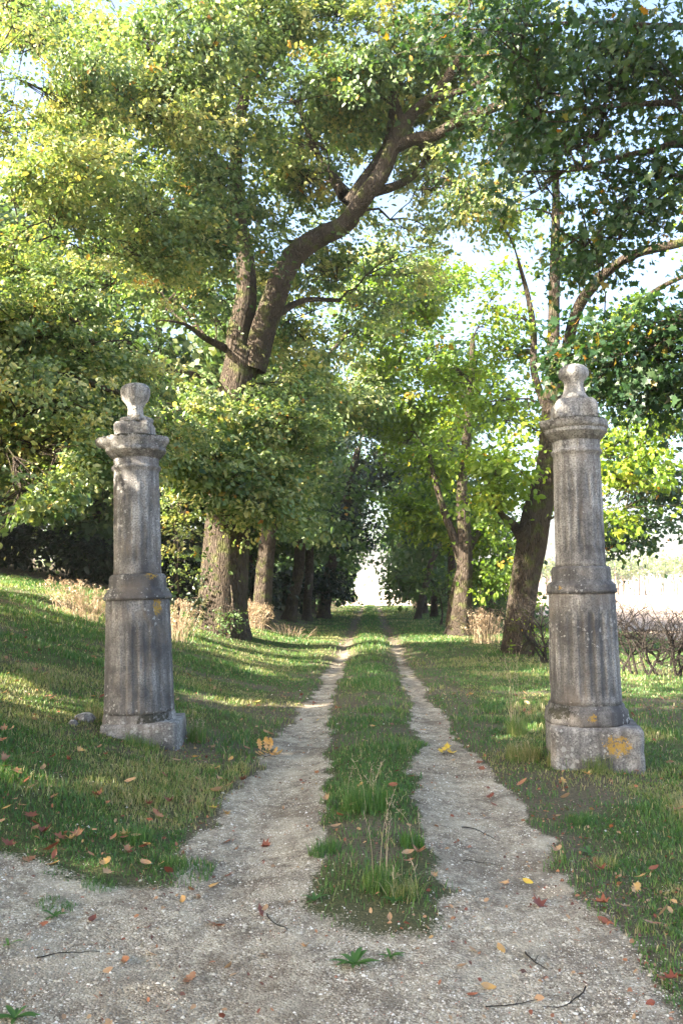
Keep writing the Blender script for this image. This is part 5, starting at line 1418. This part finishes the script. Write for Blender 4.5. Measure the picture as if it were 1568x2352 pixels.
sprig("maple_sprig", "bright yellow maple sprig at the outer edge of the right rut", 1020, 1735,
      [(-.04, .04, 30, 20), (.0, .05, 40, -30), (.05, .03, 20, 80), (.09, .02, 15, -60), (-.02, .02, 10, 140), (.03, .07, 60, 0)], 'yellow', 2, .085)

# ------------------------------------------------------------------ twigs and stones on the ground
def ground_twig(label, pts, w, seed):
    Q = [ground_at(*p) for p in pts]
    g0 = Q[0]; z0 = float(terrain(g0[0], g0[1]))
    P = spline([(q[0] - g0[0], q[1] - g0[1], float(terrain(q[0], q[1])) - z0 + .008) for q in Q], .03)
    rng = np.random.default_rng(seed)
    P = P + rng.normal(size=P.shape) * (.003, .003, .002)
    a = Acc(); a.tube(P, np.linspace(w, w * .4, len(P)), 5)
    k = len(P) // 2
    a.tube([P[k], P[k] + (.02, .03, .012), P[k] + (.035, .06, .006)], [w * .5, w * .4, w * .2], 4)
    o = a.build("fallen_twig", TWIGM); o.location = (g0[0], g0[1], z0)
    tag(o, label, "twig", "fallen twigs on the gravel")
ground_twig("forked dark twig on the gravel below the left rut's mouth", [(612, 2105), (628, 2125), (660, 2138), (655, 2148)], .004, 1)
ground_twig("dark twig lying below the orange leaf, right half of the forecourt", [(1205, 2193), (1228, 2215), (1258, 2232)], .0045, 2)
ground_twig("long thin twig near the bottom, pointing left", [(1110, 2316), (1160, 2315), (1240, 2302)], .003, 3)
ground_twig("curved twig beside the long thin one, near the bottom", [(1345, 2275), (1320, 2300), (1280, 2318), (1240, 2318)], .0035, 4)
ground_twig("twig across the gravel in the middle of the right rut", [(1060, 1902), (1090, 1908), (1125, 1925), (1138, 1935)], .004, 5)
ground_twig("fine twig crossing the right rut just below another", [(1060, 1980), (1110, 1985), (1150, 1992)], .003, 6)
ground_twig("twig at the left edge of the forecourt gravel", [(85, 2205), (150, 2195), (230, 2188)], .003, 7)

def rubble(label, px, py, s, seed, mat):
    G = ground_at(px, py); z = float(terrain(G[0], G[1]))
    n, k = 9, 14
    A, Bt = np.meshgrid(np.arange(k) * 2 * math.pi / k, np.linspace(.05, math.pi - .05, n))
    x, y, zz = np.cos(A) * np.sin(Bt), np.sin(A) * np.sin(Bt), np.cos(Bt)
    r = 1 + .5 * (fbm(x * 1.3 + 5 + seed, y * 1.3 + zz + 5, seed) - .5) + .2 * (vnoise(x * 4 + 9, y * 4 + zz * 3, seed) - .5)
    V = np.stack([x * r * s[0], y * r * s[1], zz * r * s[2]], -1).reshape(-1, 3)
    i0 = (np.arange(n - 1)[:, None] * k + np.arange(k)[None]).ravel(); i1 = (np.arange(n - 1)[:, None] * k + (np.arange(k)[None] + 1) % k).ravel()
    F_ = np.stack([i0 + k, i1 + k, i1, i0], 1).tolist() + [list(range(k)), list(range((n - 1) * k, n * k))[::-1]]
    o = build("stone", V, faces=F_, mat=mat, attrs={"orange": np.zeros(len(V)), "moss": np.full(len(V), .15)})
    o.location = (G[0], G[1], z + s[2] * .25)
    tag(o, label, "stone")
rubble("rough half-buried stone lump left of the left pillar's foot", 195, 1655, (.10, .09, .06), 1, STONE_L)
rubble("small broken stone beside the larger lump, left of the left pillar", 168, 1664, (.05, .045, .035), 2, STONE_R)


if HAZE:
    m, t = newmat("haze"); n = N(t)
    v = n("ShaderNodeVolumePrincipled", {"Color": (.93, .95, 1, 1), "Density": HAZE, "Anisotropy": .3})
    t.links.new(v.outputs[0], n("ShaderNodeOutputMaterial").inputs["Volume"])
    x0, x1, y0, y1, z0, z1 = -905, 905, -65, 2405, -1.6, 26
    V = [(x, y, z) for z in (z0, z1) for y in (y0, y1) for x in (x0, x1)]
    o = build("haze", V, faces=[[0, 2, 3, 1], [4, 5, 7, 6], [0, 1, 5, 4], [2, 6, 7, 3], [0, 4, 6, 2], [1, 3, 7, 5]], mat=m)
    tag(o, "thin pale haze in the autumn air", "haze", kind="stuff")
